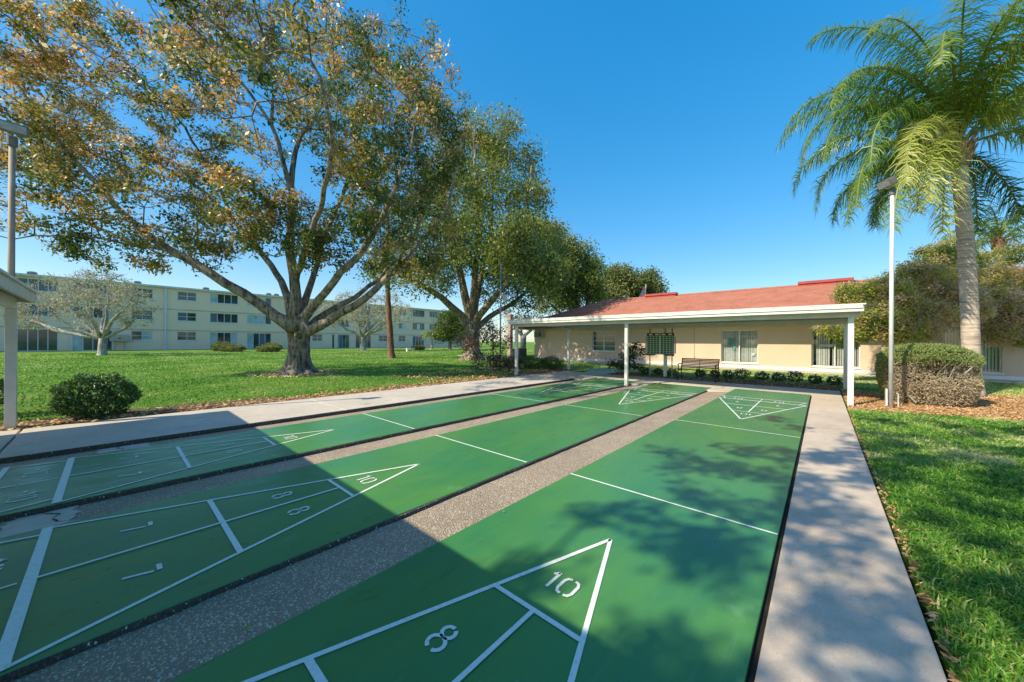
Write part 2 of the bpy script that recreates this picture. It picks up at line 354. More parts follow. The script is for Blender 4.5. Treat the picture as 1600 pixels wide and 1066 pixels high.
# ------------------------------------------------------------------ trees
def grow(name, base, trunk, limbs, blobs, ntar, leafspec, barkm, leafm, label, cat, group=None, seed=1,
         step=.45, rtip=.012, trunk_flute=0, twigs=2, power=2.35, dense=None, sig=.28, tsd=.10):
    """trunk: list of (pt, r); limbs: list of lists of (pt, r); blobs: (centre, (rx,ry,rz), weight, tint)"""
    r = np.random.default_rng(seed)
    root = empty(name, base); B = np.array(base, float)
    pos = []; par = []; rad0 = []
    def addnode(p, pa, rr): pos.append(np.array(p, float)); par.append(pa); rad0.append(rr); return len(pos) - 1
    last = -1
    def addline(line, start):
        cur = start; pts = [np.array(p, float) for p, _ in line]; rr = [q for _, q in line]
        first = addnode(pts[0], start, rr[0]); cur = first
        for i in range(1, len(pts)):
            L = np.linalg.norm(pts[i] - pts[i-1]); n = max(1, int(L / step))
            for k in range(1, n + 1):
                f = k / n; j = r.normal(size=3) * .035 * min(1, L) * (0 if k == n else 1)
                cur = addnode(pts[i-1] * (1-f) + pts[i] * f + j, cur, rr[i-1] * (1-f) + rr[i] * f)
        return cur
    addline(trunk, -1); ntrunk = len(pos)
    for ln in limbs:
        P = np.array(pos); s = int(np.argmin(((P - np.array(ln[0][0])) ** 2).sum(1))); addline(ln, s)
    nlimb = len(pos)
    # targets
    wsum = np.array([b_[2] for b_ in blobs], float); wsum /= wsum.sum()
    idx = r.choice(len(blobs), ntar, p=wsum)
    C = np.array([b_[0] for b_ in blobs]); RR = np.array([b_[1] if hasattr(b_[1], '__len__') else (b_[1],)*3 for b_ in blobs]); TT = np.array([b_[3] for b_ in blobs])
    u = unit(r.normal(size=(ntar, 3))) * r.uniform(.25, 1, (ntar, 1)) ** .5
    T = C[idx] + u * RR[idx]; T[:, 2] = np.maximum(T[:, 2], B[2] + .4); tt = TT[idx] + r.normal(size=ntar) * tsd
    P0 = np.array(pos)
    dmin = np.array([np.sqrt(((P0 - q) ** 2).sum(1)).min() for q in T]); order = np.argsort(dmin)
    cap = nlimb + ntar * 14; PA = np.zeros((cap, 3)); PA[:nlimb] = P0; cnt = nlimb
    pathl = np.zeros(cap); ends = []
    for i in order:
        q = T[i]; d = np.sqrt(((PA[:cnt] - q) ** 2).sum(1))
        cst = d + .06 * pathl[:cnt]; cst[:max(1, ntrunk - 2)] += 3
        j = int(np.argmin(cst)); a = PA[j]; L = d[j]; n = max(1, min(12, int(L / step + .5)))
        pj = par[j]; dr = (a - PA[pj]) if pj >= 0 else np.array([0, 0, 1.]); nn_ = np.linalg.norm(dr); dr = dr / nn_ if nn_ > 1e-6 else dr
        ctl = a + dr * L * .45 + np.array([0, 0, .08 * L]); cur = j
        for k in range(1, n + 1):
            f = k / n; p = a * (1-f)**2 + ctl * 2*f*(1-f) + q * f*f
            if k < n: p = p + r.normal(size=3) * .05 * min(1.2, L)
            pos.append(p); par.append(cur); rad0.append(0); PA[cnt] = p; pathl[cnt] = pathl[cur] + L / n; cur = cnt; cnt += 1
        ends.append((cur, i))
    n = len(pos); kids = [[] for _ in range(n)]
    for i in range(n):
        if par[i] >= 0: kids[par[i]].append(i)
    rp = np.zeros(n)
    for i in range(n - 1, -1, -1):
        rp[i] = max(rtip, rp[i]); 
        if par[i] >= 0: rp[par[i]] = (rp[par[i]] ** power + rp[i] ** power) ** (1 / power)
    rad = [max(rad0[i], 0) if rad0[i] > 0 else rp[i] for i in range(n)]
    for i in range(nlimb, n):
        rad[i] = min(rad[i], rad[par[i]] * .82 if par[i] < nlimb else rad[par[i]])
    mb = MB()
    # chains
    stack = [(0, -1)]; 
    while stack:
        s0, pa = stack.pop(); ch = [s0]
        while kids[ch[-1]]:
            ks = sorted(kids[ch[-1]], key=lambda q: -rad[q]); ch.append(ks[0])
            for q in ks[1:]: stack.append((q, ch[-2] if False else ch[-1] if False else par[q]))
        pts = ([pos[pa]] if pa >= 0 else []) + [pos[q] for q in ch]
        rs = ([min(rad[pa], rad[ch[0]] * 1.15)] if pa >= 0 else []) + [rad[q] for q in ch]
        if len(pts) < 2: continue
        mr = max(rs); ns = 20 if mr > .3 else 10 if mr > .1 else 6 if mr > .035 else 4 if mr > .018 else 3
        fl = None
        if s0 == 0 and trunk_flute:
            zb = [max(0, 1 - (p[2] - B[2]) / trunk_flute) for p in pts]
            fl = lambda i, th, zb=zb: 1 + (.16 * math.sin(5*th + .5) + .09 * math.sin(9*th + 1)) * zb[i] ** 1.5 + .03 * math.sin(7*th + i)
            ns = 36
        mb.tube([tuple(p - B) for p in pts], rs, ns, cap=False, flute=fl)
    # bare twigs
    ti = np.array([e[1] for e in ends]); EP = np.array([pos[e[0]] for e in ends])
    for e in range(len(EP)):
        for k in range(twigs):
            dd = r.normal(size=3); dd[2] = abs(dd[2]) * .5; dd /= np.linalg.norm(dd); q = EP[e] + dd * r.uniform(.25, .6)
            mid = (EP[e] + q) / 2 + r.normal(size=3) * .04
            mb.tube([tuple(EP[e] - B), tuple(mid - B), tuple(q - B)], [rtip * .8, rtip * .55, rtip * .3], 3, cap=False)
    mb.build('trunk', barkm, root, smooth=True)
    nl, Lf, Wf, keep = leafspec
    kp = r.uniform(size=len(EP)) < keep
    EPk = EP[kp]; tk = tt[ti][kp]
    num = np.maximum(3, (nl * r.uniform(.4, 1.6, len(EPk))).astype(int))
    PP = np.repeat(EPk, num, 0) + np.clip(r.normal(size=(num.sum(), 3)), -1.7, 1.7) * np.array([sig, sig, sig * .8])
    tin = np.repeat(tk, num) + r.normal(size=num.sum()) * .12
    npmesh('crown', leaves(PP - B, Lf, Wf, .35), 4, leafm, root, tin)
    tag(root, label, cat, group)
    return root

def blob(px, py, rpx, dep, tint=.5, wt=None, rz=None, dr=None):
    c = D(px, py, dep); rr = rpx * dep / F
    return (tuple(c), (rr, rr, (rz or rpx) * dep / F), wt or rpx ** 2, tint)

# ------------------------------------------------------------------ ground
gb = MB()
HX0, HX1, HY0, HY1 = -8.42, 1.60, -12.0, 12.45
E0 = 900
gb.quad((-E0, -E0, -.02), (HX0, -E0, -.02), (HX0, E0, -.02), (-E0, E0, -.02))
gb.quad((HX1, -E0, -.02), (E0, -E0, -.02), (E0, E0, -.02), (HX1, E0, -.02))
gb.quad((HX0, -E0, -.02), (HX1, -E0, -.02), (HX1, HY0, -.02), (HX0, HY0, -.02))
gb.quad((HX0, HY1, -.02), (HX1, HY1, -.02), (HX1, E0, -.02), (HX0, E0, -.02))
gb.quad((HX0, HY0, -.3), (HX1, HY0, -.3), (HX1, HY1, -.3), (HX0, HY1, -.3))
for a, b_ in (((HX0, HY0), (HX0, HY1)), ((HX1, HY1), (HX1, HY0)), ((HX1, HY0), (HX0, HY0)), ((HX0, HY1), (HX1, HY1))):
    gb.quad((*a, -.02), (*b_, -.02), (*b_, -.3), (*a, -.3))
tag(gb.build('lawn_ground', 'lawn'), kind='structure')

COURTS = [(0.0, 0.0), (-2.437, -.02), (-4.846, -.02)]
Y0c, Y1c = -5.18, 10.67
LW = .014
def stroke(mb, pts, w, z):
    pts = [Vector((p[0], p[1])) for p in pts]; Lp = []; Rp = []
    for i, p in enumerate(pts):
        d = (pts[min(i+1, len(pts)-1)] - pts[max(i-1, 0)]).normalized(); nrm = Vector((-d.y, d.x)) * w / 2
        Lp.append(p + nrm); Rp.append(p - nrm)
    for i in range(len(pts) - 1):
        mb.quad((*Rp[i], z), (*Rp[i+1], z), (*Lp[i+1], z), (*Lp[i], z))
def arc(cx, cy, rx, ry, a0, a1, n=9): return [(cx + rx * math.cos(R(a0 + (a1-a0) * i / n)), cy + ry * math.sin(R(a0 + (a1-a0) * i / n))) for i in range(n + 1)]
def glyph(ch):
    """strokes in a unit of height 1, centred"""
    if ch == '1': return [[(-.14, .30), (.05, .5)], [(.05, .52), (.05, -.5)]], .22
    if ch == '0': return [[(-.07, .47), (-.22, .42), (-.30, .25), (-.30, -.25), (-.22, -.42), (-.07, -.47)], [(.07, .47), (.22, .42), (.30, .25), (.30, -.25), (.22, -.42), (.07, -.47)]], .42
    if ch == '8': return [arc(0, .24, .22, .21, 80, 262), arc(0, .24, .22, .21, 55, -82), arc(0, -.23, .28, .25, 98, 250), arc(0, -.23, .28, .25, 82, -72)], .4
    if ch == '7': return [[(-.26, .45), (.22, .45)], [(.20, .30), (.12, 0.02), (.04, -.25), (-.02, -.5)]], .36
    if ch == '-': return [[(-.16, 0), (.16, 0)]], .26
def text(mb, s, cx, cy, h, flip, z, wd=.125):
    ws = [glyph(c)[1] for c in s]; gap = .12; tot = sum(2 * w_ for w_ in ws) * .9 + gap * (len(s) - 1); x = -tot / 2
    for c, w_ in zip(s, ws):
        x += w_ * .9
        for st in glyph(c)[0]:
            wdd = wd * (1.0 if c != '7' or len(st) > 2 else 1.15)
            pp = [((x + px) * h, py * h) for px, py in st]
            if flip: pp = [(-a, -b_) for a, b_ in pp]
            stroke(mb, [(cx + a, cy + b_) for a, b_ in pp], wdd * h, z)
        x += w_ * .9 + gap
LABC = ['green shuffleboard court nearest the camera beside the grass and plain concrete walk', 'middle green shuffleboard court with aggregate strips on both sides', 'green shuffleboard court farthest left beside the wide pale sidewalk']
for ci, (cx, cz) in enumerate(COURTS):
    root = empty('shuffleboard_court', (cx, 0, cz)); tag(root, LABC[ci], None, None, 'structure')
    mb = MB(); hw = .914
    mb.box(-hw, Y0c, -.16, hw, Y1c, 0)
    mb.build('court_slab', 'court_paint', root, bevel=.006)
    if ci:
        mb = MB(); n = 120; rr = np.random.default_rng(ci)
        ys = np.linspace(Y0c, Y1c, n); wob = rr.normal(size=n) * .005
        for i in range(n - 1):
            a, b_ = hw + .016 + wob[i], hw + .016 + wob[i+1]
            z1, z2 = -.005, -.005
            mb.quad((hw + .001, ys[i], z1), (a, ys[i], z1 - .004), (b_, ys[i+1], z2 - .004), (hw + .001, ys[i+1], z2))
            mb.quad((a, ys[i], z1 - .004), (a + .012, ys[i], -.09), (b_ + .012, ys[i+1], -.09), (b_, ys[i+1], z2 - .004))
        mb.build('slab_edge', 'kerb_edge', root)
    for end in (0, 1):
        def Yc(v): return v if not end else 5.486 - v
        z = .004; mb = MB(); tw = .8955
        sg = 1 if not end else -1
        ap = Yc(0); bs = Yc(-2.743)
        w0 = .028
        for s_ in (-1, 1): stroke(mb, [(0 + s_ * .0, ap), (s_ * (tw - .012), bs)], w0, z)
        mb.build('triangle_line', 'line_paint', root)
        mb = MB(); z2 = z + .001
        for yy, wl in ((-.914, .030), (-1.829, .036)):
            hwl = tw * (-yy) / 2.743 - .012; stroke(mb, [(-hwl, Yc(yy)), (hwl, Yc(yy))], wl, z2)
        stroke(mb, [(-tw, bs), (tw, bs)], .055, z2 + .0008)
        stroke(mb, [(-hw + .01, Yc(-3.2)), (hw - .01, Yc(-3.2))], .045, z2 + .0008)
        mb.build('zone_line', 'line_paint', root)
        mb = MB(); z3 = z + .003
        stroke(mb, [(0, Yc(-.93)), (0, Yc(-2.72))], .026, z3)
        stroke(mb, [(0, Yc(-2.79)), (0, Yc(-3.03))], .018, z3); stroke(mb, [(0, Yc(-3.05)), (0, Yc(-3.19))], .026, z3)
        for s_ in (-1, 1): stroke(mb, [(s_ * .755, Yc(-2.765)), (s_ * .865, Yc(-3.18))], .024, z3)
        mb.build('centre_line', 'line_paint', root)
        mb = MB(); stroke(mb, [(-hw + .004, Yc(.914)), (hw - .004, Yc(.914))], .024, z); mb.build('dead_line', 'line_paint', root)
        mb = MB()
        text(mb, '10', .0, Yc(-.64), .155, end, z)
        for s_ in (-1, 1):
            text(mb, '8', s_ * .225, Yc(-1.35), .165, end, z)
            text(mb, '7', s_ * .40, Yc(-2.29), .17, end, z, .13)
            text(mb, '-10', s_ * .43, Yc(-2.96), .17, end, z, .12)
        mb.build('zone_number', 'line_paint', root)

# aggregate strips, tilted towards the left-hand slab edge
def strip(x0, x1, z0, z1, y0, y1, name='aggregate_strip'):
    mb = MB(); n = 8
    for i in range(n):
        a, b_ = i / n, (i + 1) / n
        mb.quad((x0 + (x1-x0)*a, y0, z0 + (z1-z0)*a), (x0 + (x1-x0)*b_, y0, z0 + (z1-z0)*b_), (x0 + (x1-x0)*b_, y1, z0 + (z1-z0)*b_), (x0 + (x1-x0)*a, y1, z0 + (z1-z0)*a))
    return tag(mb.build(name, 'aggregate'), kind='structure')
strip(-1.523, -.914, -.060, -.004, Y0c, 10.3)
strip(-3.932, -3.351, -.074, -.024, Y0c, 10.3)
strip(-6.27, -5.76, -.074, -.024, Y0c, 10.3)
# concrete walks
mb = MB(); mb.box(.945, -9, -.2, 1.57, 3.2, 0); mb.box(.945, 3.212, -.2, 1.57, 10.67, 0)
tag(mb.build('concrete_walk', 'concrete', bevel=.008), kind='structure')
mb = MB(); mb.quad((.915, -9, -.03), (.944, -9, -.03), (.944, 10.67, -.03), (.915, 10.67, -.03)); tag(mb.build('joint_ground', 'crack_dark'), kind='structure')
mb = MB()
ys = [-12, -3.37, -3.345, .6, .61, 4.6, 4.61, 8.6, 8.61, 12.4]
for a, b_ in ((-12, -3.375), (-3.35, .8), (.81, 4.8), (4.81, 8.8), (8.81, 12.4)): mb.box(-8.4, a, -.25, -6.285, b_, 0)
tag(mb.build('sidewalk', 'smooth_concrete', bevel=.01), kind='structure')
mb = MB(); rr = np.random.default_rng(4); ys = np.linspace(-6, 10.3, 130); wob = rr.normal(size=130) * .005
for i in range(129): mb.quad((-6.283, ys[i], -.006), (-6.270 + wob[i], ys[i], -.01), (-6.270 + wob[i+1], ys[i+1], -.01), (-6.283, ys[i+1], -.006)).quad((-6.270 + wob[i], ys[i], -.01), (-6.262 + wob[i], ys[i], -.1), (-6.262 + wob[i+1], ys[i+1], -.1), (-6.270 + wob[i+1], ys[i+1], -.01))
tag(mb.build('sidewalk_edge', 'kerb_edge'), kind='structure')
mb = MB()
for a, b_ in ((-6.28, -3.9), (-3.885, -1.3), (-1.285, 1.57)): mb.box(a, 10.675, -.25, b_, 12.4, -.003)
tag(mb.build('shelter_pavement', 'smooth_concrete', bevel=.01), kind='structure')
mb = MB()
for a, b_ in ((-1.523, -.918), (-3.932, -3.351), (-6.27, -5.76)): mb.box(a, 9.75, -.25, b_, 10.672, -.0045)
tag(mb.build('strip_end_pavement', 'smooth_concrete'), kind='structure')
# clubhouse path and apron
mb = MB(); mb.box(-26, 20.3, -.2, 16, 21.28, .05); tag(mb.build('clubhouse_apron', 'smooth_concrete'), kind='structure')
mb = MB(); mb.quad((-8.4, 11.0, -.008), (-8.4, 12.6, -.008), (-26, 20.2, -.008), (-27, 18.9, -.008)); 
mb = MB(); mb.prism([(-7.4, 12.4), (-6.0, 12.4), (-6.9, 15.6), (-8.4, 15.6)], -.1, -.006); tag(mb.build('side_path', 'smooth_concrete'), kind='structure')
# cracks on the strips
def crack(pts, z, w=.012):
    mb = MB(); stroke(mb, pts, w, z); return mb
def stripz(x, x0, x1, z0, z1): return z0 + (z1 - z0) * (x - x0) / (x1 - x0)
def patch(x0, x1, y0, y1, z0, z1, name):
    mb = MB(); pts = []
    rr = np.random.default_rng(int(abs(x0) * 10)); n = 14
    top = [(x0 + (x1-x0)*i/n, y1 + rr.normal() * .02) for i in range(n + 1)]; bot = [(x0 + (x1-x0)*i/n, y0 + rr.normal() * .02) for i in range(n + 1)]
    for i in range(n):
        z = lambda x: z0 + (z1-z0) * (x-x0) / (x1-x0) + .004
        mb.quad((*bot[i], z(bot[i][0])), (*bot[i+1], z(bot[i+1][0])), (*top[i+1], z(top[i+1][0])), (*top[i], z(top[i][0])))
    for k in range(1):
        x = x0 + .02; y = (y0 + y1) / 2 - .02; pp = []
        while x < x1 - .01: pp.append((x, y)); x += (x1-x0) / 9; y += rr.normal() * .03
        mb.cur = 1
        pv = [Vector(p) for p in pp]
        for i in range(len(pv) - 1):
            a, b_ = pv[i], pv[i+1]; d = (b_ - a).normalized(); nn = Vector((-d.y, d.x)) * rr.uniform(.002, .007)
            zz = lambda p: z0 + (z1-z0) * (p.x-x0) / (x1-x0) + .009
            mb.quad((*(a-nn), zz(a)), (*(b_-nn), zz(b_)), (*(b_+nn), zz(b_)), (*(a+nn), zz(a)))
    return tag(mb.build(name, ['smooth_concrete', 'crack_dark']), kind='structure')
patch(-3.932, -3.351, -2.98, -2.62, -.074, -.024, 'concrete_patch')
patch(-6.27, -5.76, -2.55, -2.05, -.074, -.024, 'concrete_patch')

# mulch beds
mb = MB()
def bed(mb, pts, z, n=60):
    mb.add([(x, y, z) for x, y in pts], [tuple(range(len(pts)))])
rr = np.random.default_rng(3)
pts = [(1.605, 8.15)] + [(1.605 + i * .35, 8.25 + i * .11 + rr.normal() * .07) for i in range(1, 28)] + [(11.5, 17.5), (6, 16.2), (4.2, 14.4), (2.8, 13.0), (1.605, 12.9)]
bed(mb, pts, -.012); tag(mb.build('mulch_bed', 'mulch'), kind='structure')
mb = MB(); pts = [(-8.39, 12.43), (1.62, 12.43), (1.62, 14.0)] + [(1.62 - i * .5, 14.1 + rr.normal() * .06) for i in range(1, 13)] + [(-5.2, 14.6), (-6.6, 13.6)]
mb = MB(); bed(mb, [(-6.05, 12.43), (1.59, 12.43), (1.59, 14.05)] + [(1.59 - i * .5, 14.1 + rr.normal() * .07) for i in range(1, 13)] + [(-5.6, 14.6), (-6.4, 13.8)], -.010)
tag(mb.build('planting_bed', 'dark_mulch'), kind='structure')
mb = MB(); L_ = [(-8.42, -12)] + [(-8.42, -12 + i * .6) for i in range(1, 45)]
Rr = [(-9.25 + .22 * math.sin(i * .9) + rr.normal() * .08 - (.35 if -4.4 < -12 + i*.6 < -1.2 else 0) + (.28 if -12+i*.6 > 0 else 0), -12 + i * .6) for i in range(44, -1, -1)]
bed(mb, L_ + Rr, -.012); tag(mb.build('leaf_litter_bed', 'dark_mulch'), kind='structure')
mb = MB(); bed(mb, [(-13, 10.5), (-8.42, 10.2), (-8.42, 14.5), (-13, 14)], -.0105); tag(mb.build('shrub_bed', 'dark_mulch'), kind='structure')

# ------------------------------------------------------------------ shelters (flat roofs on posts)
def shelter(y0, y1, posts, label, x0=-8.95, x1=1.86, zt=2.40, matp='white_trim', front=-1):
    root = empty('shelter', (0, 0, 0)); tag(root, label, 'shelter', None)
    mb = MB(); mb.box(x0 - .03, y0 - .03, zt - .03, x1 + .03, y1 + .03, zt); mb.build('roof_sheet', 'aged_white', root)
    zf = zt - .032
    mb = MB(); mb.box(x0, y0, zf - .15, x1, y0 + .04, zf).box(x0, y1 - .04, zf - .15, x1, y1, zf); mb.box(x0, y0 + .042, zf - .15, x0 + .04, y1 - .042, zf).box(x1 - .04, y0 + .042, zf - .15, x1, y1 - .042, zf)
    mb.box(x0 + .02, y0 - .028, zf - .075, x1 - .02, y0 - .002, zf - .002)
    mb.build('fascia', 'white_trim' if matp == 'white_trim' else 'beige_trim', root, bevel=.006)
    mb = MB(); n = 60
    for i in range(n):
        a = x0 + .05 + (x1 - x0 - .1) * i / n; b_ = x0 + .05 + (x1 - x0 - .1) * (i + 1) / n
        mb.box(a, y0 + .05, zf - .07, b_ - .02, y1 - .05, zf - .06); mb.box(b_ - .02, y0 + .05, zf - .085, b_, y1 - .05, zf - .06)
    mb.build('ceiling_panel', 'soffit', root)
    for yb in sorted(set(p[1] for p in posts)):
        mb = MB(); mb.box(x0 + .045, yb - .045, zf - .26, x1 - .045, yb + .045, zf - .09); mb.build('beam', 'soffit', root, bevel=.004)
    for (px, py, wd) in posts:
        mb = MB(); mb.box(px - wd, py - wd, -.02, px + wd, py + wd, zf - .262)
        mb.box(px - wd * .6, py - wd - .004, .0, px + wd * .6, py - wd - .001, zf - .27)
        mb.build('post', matp, root, bevel=.008)
    return root
shelter(8.78, 13.5, [(1.66, 9.12, .052), (-3.83, 9.12, .05), (-8.75, 9.12, .055), (1.72, 13.2, .05), (-3.87, 13.2, .06), (-9.0 + .3, 13.2, .05)],
        'long white flat-roofed shelter on slim posts in front of the clubhouse', zt=2.37)
shelter(-8.2, -3.27, [(-8.68, -3.50, .055), (-8.68, -7.8, .055), (-3.85, -7.8, .06), (1.6, -7.8, .06)],
        'shelter at the left picture edge with its beige fascia corner and one thick post', x0=-8.80, zt=2.22, matp='taupe_post')

# ------------------------------------------------------------------ clubhouse
YW = 21.3
ch = empty('clubhouse', (0, YW, 0)); tag(ch, 'long cream single-storey clubhouse with a salmon red tiled hip roof', 'building')
WX0, WX1 = -17.2, 16.0
wins = [(-11.72, -9.94, .80, 2.28, 'awning'), (-3.32, -1.53, .33, 2.20, 'blind'), (.73, 2.52, .30, 2.15, 'blind'), (5.05, 6.6, .31, 2.12, 'blind'), (9.2, 10.9, .31, 2.12, 'blind')]
mb = MB(); xs = [WX0]
for a, b_, z0, z1, k in wins: xs += [a, b_]
xs.append(WX1)
def wy(mb, x0, x1, z0, z1): mb.box(x0, 0, z0, x1, .25, z1)
for i in range(0, len(xs), 2): wy(mb, xs[i], xs[i+1], 0, 2.75)
for a, b_, z0, z1, k in wins: wy(mb, a + .0005, b_ - .0005, 0, z0); wy(mb, a + .0005, b_ - .0005, z1, 2.75)
mb.box(WX0, .2505, 0, WX0 + .25, 12.5, 2.75).box(WX1 - .25, .2505, 0, WX1, 12.5, 2.75).box(WX0, 12.501, 0, WX1, 12.75, 2.75)
mb.build('wall', 'clubhouse_render', ch)
mb = MB(); mb.box(WX0 - .03, -.035, .0, WX1 + .03, -.002, .2); mb.build('plinth', 'white_trim', ch, bevel=.005)
for a, b_, z0, z1, k in wins:
    if k == 'awning':
        wr = MB(); fw_ = .045
        wr.box(a, .06, z0, b_, .11, z0 + fw_).box(a, .06, z1 - fw_, b_, .11, z1)
        xm = (a + b_) / 2
        for xx in (a, b_ - fw_): wr.box(xx, .061, z0 + fw_, xx + fw_, .109, z1 - fw_)
        wr.box(xm - .035, .055, z0 + fw_, xm + .035, .112, z1 - fw_)
        for q in range(1, 4):
            zz = z0 + (z1 - z0) * q / 4; wr.box(a + fw_, .064, zz - .014, xm - .05, .1, zz + .014).box(xm + .05, .064, zz - .014, b_ - fw_, .1, zz + .014)
        f = wr.build('window', 'window_frame', ch); 
        p = MB().box(a + fw_, .085, z0 + fw_, b_ - fw_, .088, z1 - fw_).build('pane', 'glass_dark', f)
        MB().box(a - .06, -.05, z0 - .06, b_ + .06, .05, z0 - .002).build('sill', 'white_trim', f)
    else:
        wr = MB(); fw_ = .04
        wr.box(a, .10, z0, b_, .15, z0 + fw_).box(a, .10, z1 - fw_, b_, .15, z1)
        for xx in (a, b_ - fw_, (a + b_) / 2 - .02): wr.box(xx, .101, z0 + fw_, xx + fw_, .149, z1 - fw_)
        f = wr.build('window', 'window_frame', ch)
        MB().box(a + fw_, .125, z0 + fw_, b_ - fw_, .128, z1 - fw_).build('pane', 'glass_clear', f)
        bl = MB(); n = int((b_ - a) / .088)
        for q in range(n):
            xx = a + .05 + q * .088; an = R(38 + rng.normal() * 7); ln = .042
            if a > 0 and a < 3 and rng.uniform() < .05: continue
            bl.obox((xx, .24, (z0 + z1) / 2), (ln * math.cos(an), ln * math.sin(an), 0), (-.001 * math.sin(an), .001 * math.cos(an), 0), (0, 0, (z1 - z0) / 2 - .04))
        bl.build('blind', 'blind_white', f)
        MB().box(a - .05, -.045, z0 - .06, b_ + .05, .09, z0 - .002).build('sill', 'white_trim', f)
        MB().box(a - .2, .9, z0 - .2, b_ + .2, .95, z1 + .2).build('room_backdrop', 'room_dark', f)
# posters and things seen inside
pb = MB(); 
for bx in ((-3.0, .155, 1.30, -2.82, .16, 1.75), (-2.72, .155, 1.45, -2.60, .16, 1.72), (-2.75, .155, 1.05, -2.62, .16, 1.3)): MB().box(*bx).build('window_poster', 'poster_teal', ch)
pb = MB(); 
for bx in ((-1.85, .155, 1.35, -1.72, .16, 1.6), (-1.86, .155, .75, -1.7, .16, .9), (1.05, .155, 1.3, 1.6, .16, 1.42)): MB().box(*bx).build('window_notice', 'blind_white', ch)
pb = MB(); pb.prism([(1.75, .156), (2.05, .156), (1.98, .16), (1.82, .16)], 1.38, 1.42); pb.add([(1.72, .158, 1.4), (2.08, .158, 1.4), (1.96, .158, 1.86), (1.84, .158, 1.86)], [(0, 1, 2, 3)]); pb.build('window_decoration', 'turquoise', ch)
# wall conduit
MB().tube([(-4.77, -.02, 2.6), (-4.77, -.02, .62)], .012, 6).box(-4.80, -.05, .54, -4.74, -.003, .64).build('conduit', 'utility_beige', ch)
# roof
EX0, EX1, EY0, EY1, EZ, RZ, RY = -18.5, 17.2, -1.2, 14.0, 2.68, 5.16, 5.75
HXL, HXR = -13.3, 12.0
rt = MB(); nc = 24
for i in range(nc):
    a, b_ = i / nc, (i + 1) / nc
    def fr_(t_): return (EX0 + (HXL - EX0) * t_, EX1 + (HXR - EX1) * t_, EY0 + (RY - EY0) * t_, EZ + (RZ - EZ) * t_)
    xa, xb, ya, za = fr_(a); xc, xd, yb, zb = fr_(b_)
    up = .048
    rt.quad((xa, ya, za + up), (xb, ya, za + up), (xd, yb, zb + .002), (xc, yb, zb + .002))
    rt.quad((xa, ya, za - .002), (xb, ya, za - .002), (xb, ya, za + up), (xa, ya, za + up))
    # left hip
    ya2 = EY1 + (RY - EY1) * a; yb2 = EY1 + (RY - EY1) * b_
    rt.quad((xa, ya2, za + up), (xa, ya, za + up), (xc, yb, zb + .002), (xc, yb2, zb + .002))
    rt.quad((xb, ya, za + up), (xb, ya2, za + up), (xd, yb2, zb + .002), (xd, yb, zb + .002))
    rt.quad((xb, ya2, za + up), (xa, ya2, za + up), (xc, yb2, zb + .002), (xd, yb2, zb + .002))
# barrel ribs of the tiles on the front slope
nr = 0
x = EX0 + .4
slope = Vector((0, RY - EY0, RZ - EZ)); 
rf = rt.build('roof', 'roof_tile', ch)
rib = MB()
while x < EX1 - .3:
    t1 = 1.0
    if x < HXL: t1 = (x - EX0) / (HXL - EX0)
    if x > HXR: t1 = (EX1 - x) / (EX1 - HXR)
    p0 = Vector((x, EY0, EZ + .03)); p1 = Vector((x, EY0 + (RY-EY0) * t1, EZ + .03 + (RZ-EZ) * t1))
    rib.tube([p0 - Vector((0, 0, .012)), p1 - Vector((0, 0, .012))], .022, 5, cap=False); x += .24
rd = MB(); rd.tube([(HXL, RY, RZ + .03), (HXR, RY, RZ + .03)], .09, 8); rd.tube([(EX0, EY0, EZ + .04), (HXL, RY, RZ + .04)], .085, 8)
rd.build('ridge_tile', 'roof_tile', rf)
for xa, xb in ((PY(1009, 465, YW + RY)[0], PY(1058, 460, YW + RY)[0]), (PY(1247, 445, YW + RY)[0], PY(1334, 441, YW + RY)[0])):
    MB().box(xa, RY - .35, RZ + .10, xb, RY + .35, RZ + .26).box(xa + .05, RY - .28, RZ - .12, xb - .05, RY + .28, RZ + .098).build('ridge_vent', 'red_metal', rf)
fs = MB(); fs.box(EX0 + .02, EY0 + .03, EZ - .20, EX1, EY0 + .06, EZ - .004).box(EX0 + .02, EY0 + .061, EZ - .20, EX0 + .05, EY1, EZ - .004); fs.build('fascia', 'dark_fascia', ch)
sf = MB(); sf.box(EX0 + .05, EY0 + .062, EZ - .19, EX1 - .1, -.001, EZ - .17).box(EX0 + .051, .0, EZ - .19, WX0 - .001, 12.5, EZ - .17); sf.build('soffit', 'white_trim', ch)
# wall air conditioner
ac = empty('wall_air_conditioner', (-16.55, YW, 2.05)); tag(ac, 'small dark wall-mounted air conditioner high on the clubhouse left corner', 'air conditioner')
MB().box(-.42, -.38, -.24, .42, -.001, .24).build('casing', 'ac_beige', ac, bevel=.02)
g_ = MB()
g_.box(-.36, -.386, -.19, .36, -.382, .19); g_.build('grille_back', 'ac_dark', ac)
g_ = MB()
for q in range(7): g_.box(-.36, -.40, -.17 + q * .055, .08, -.387, -.155 + q * .055)
g_.build('grille', 'ac_beige', ac)

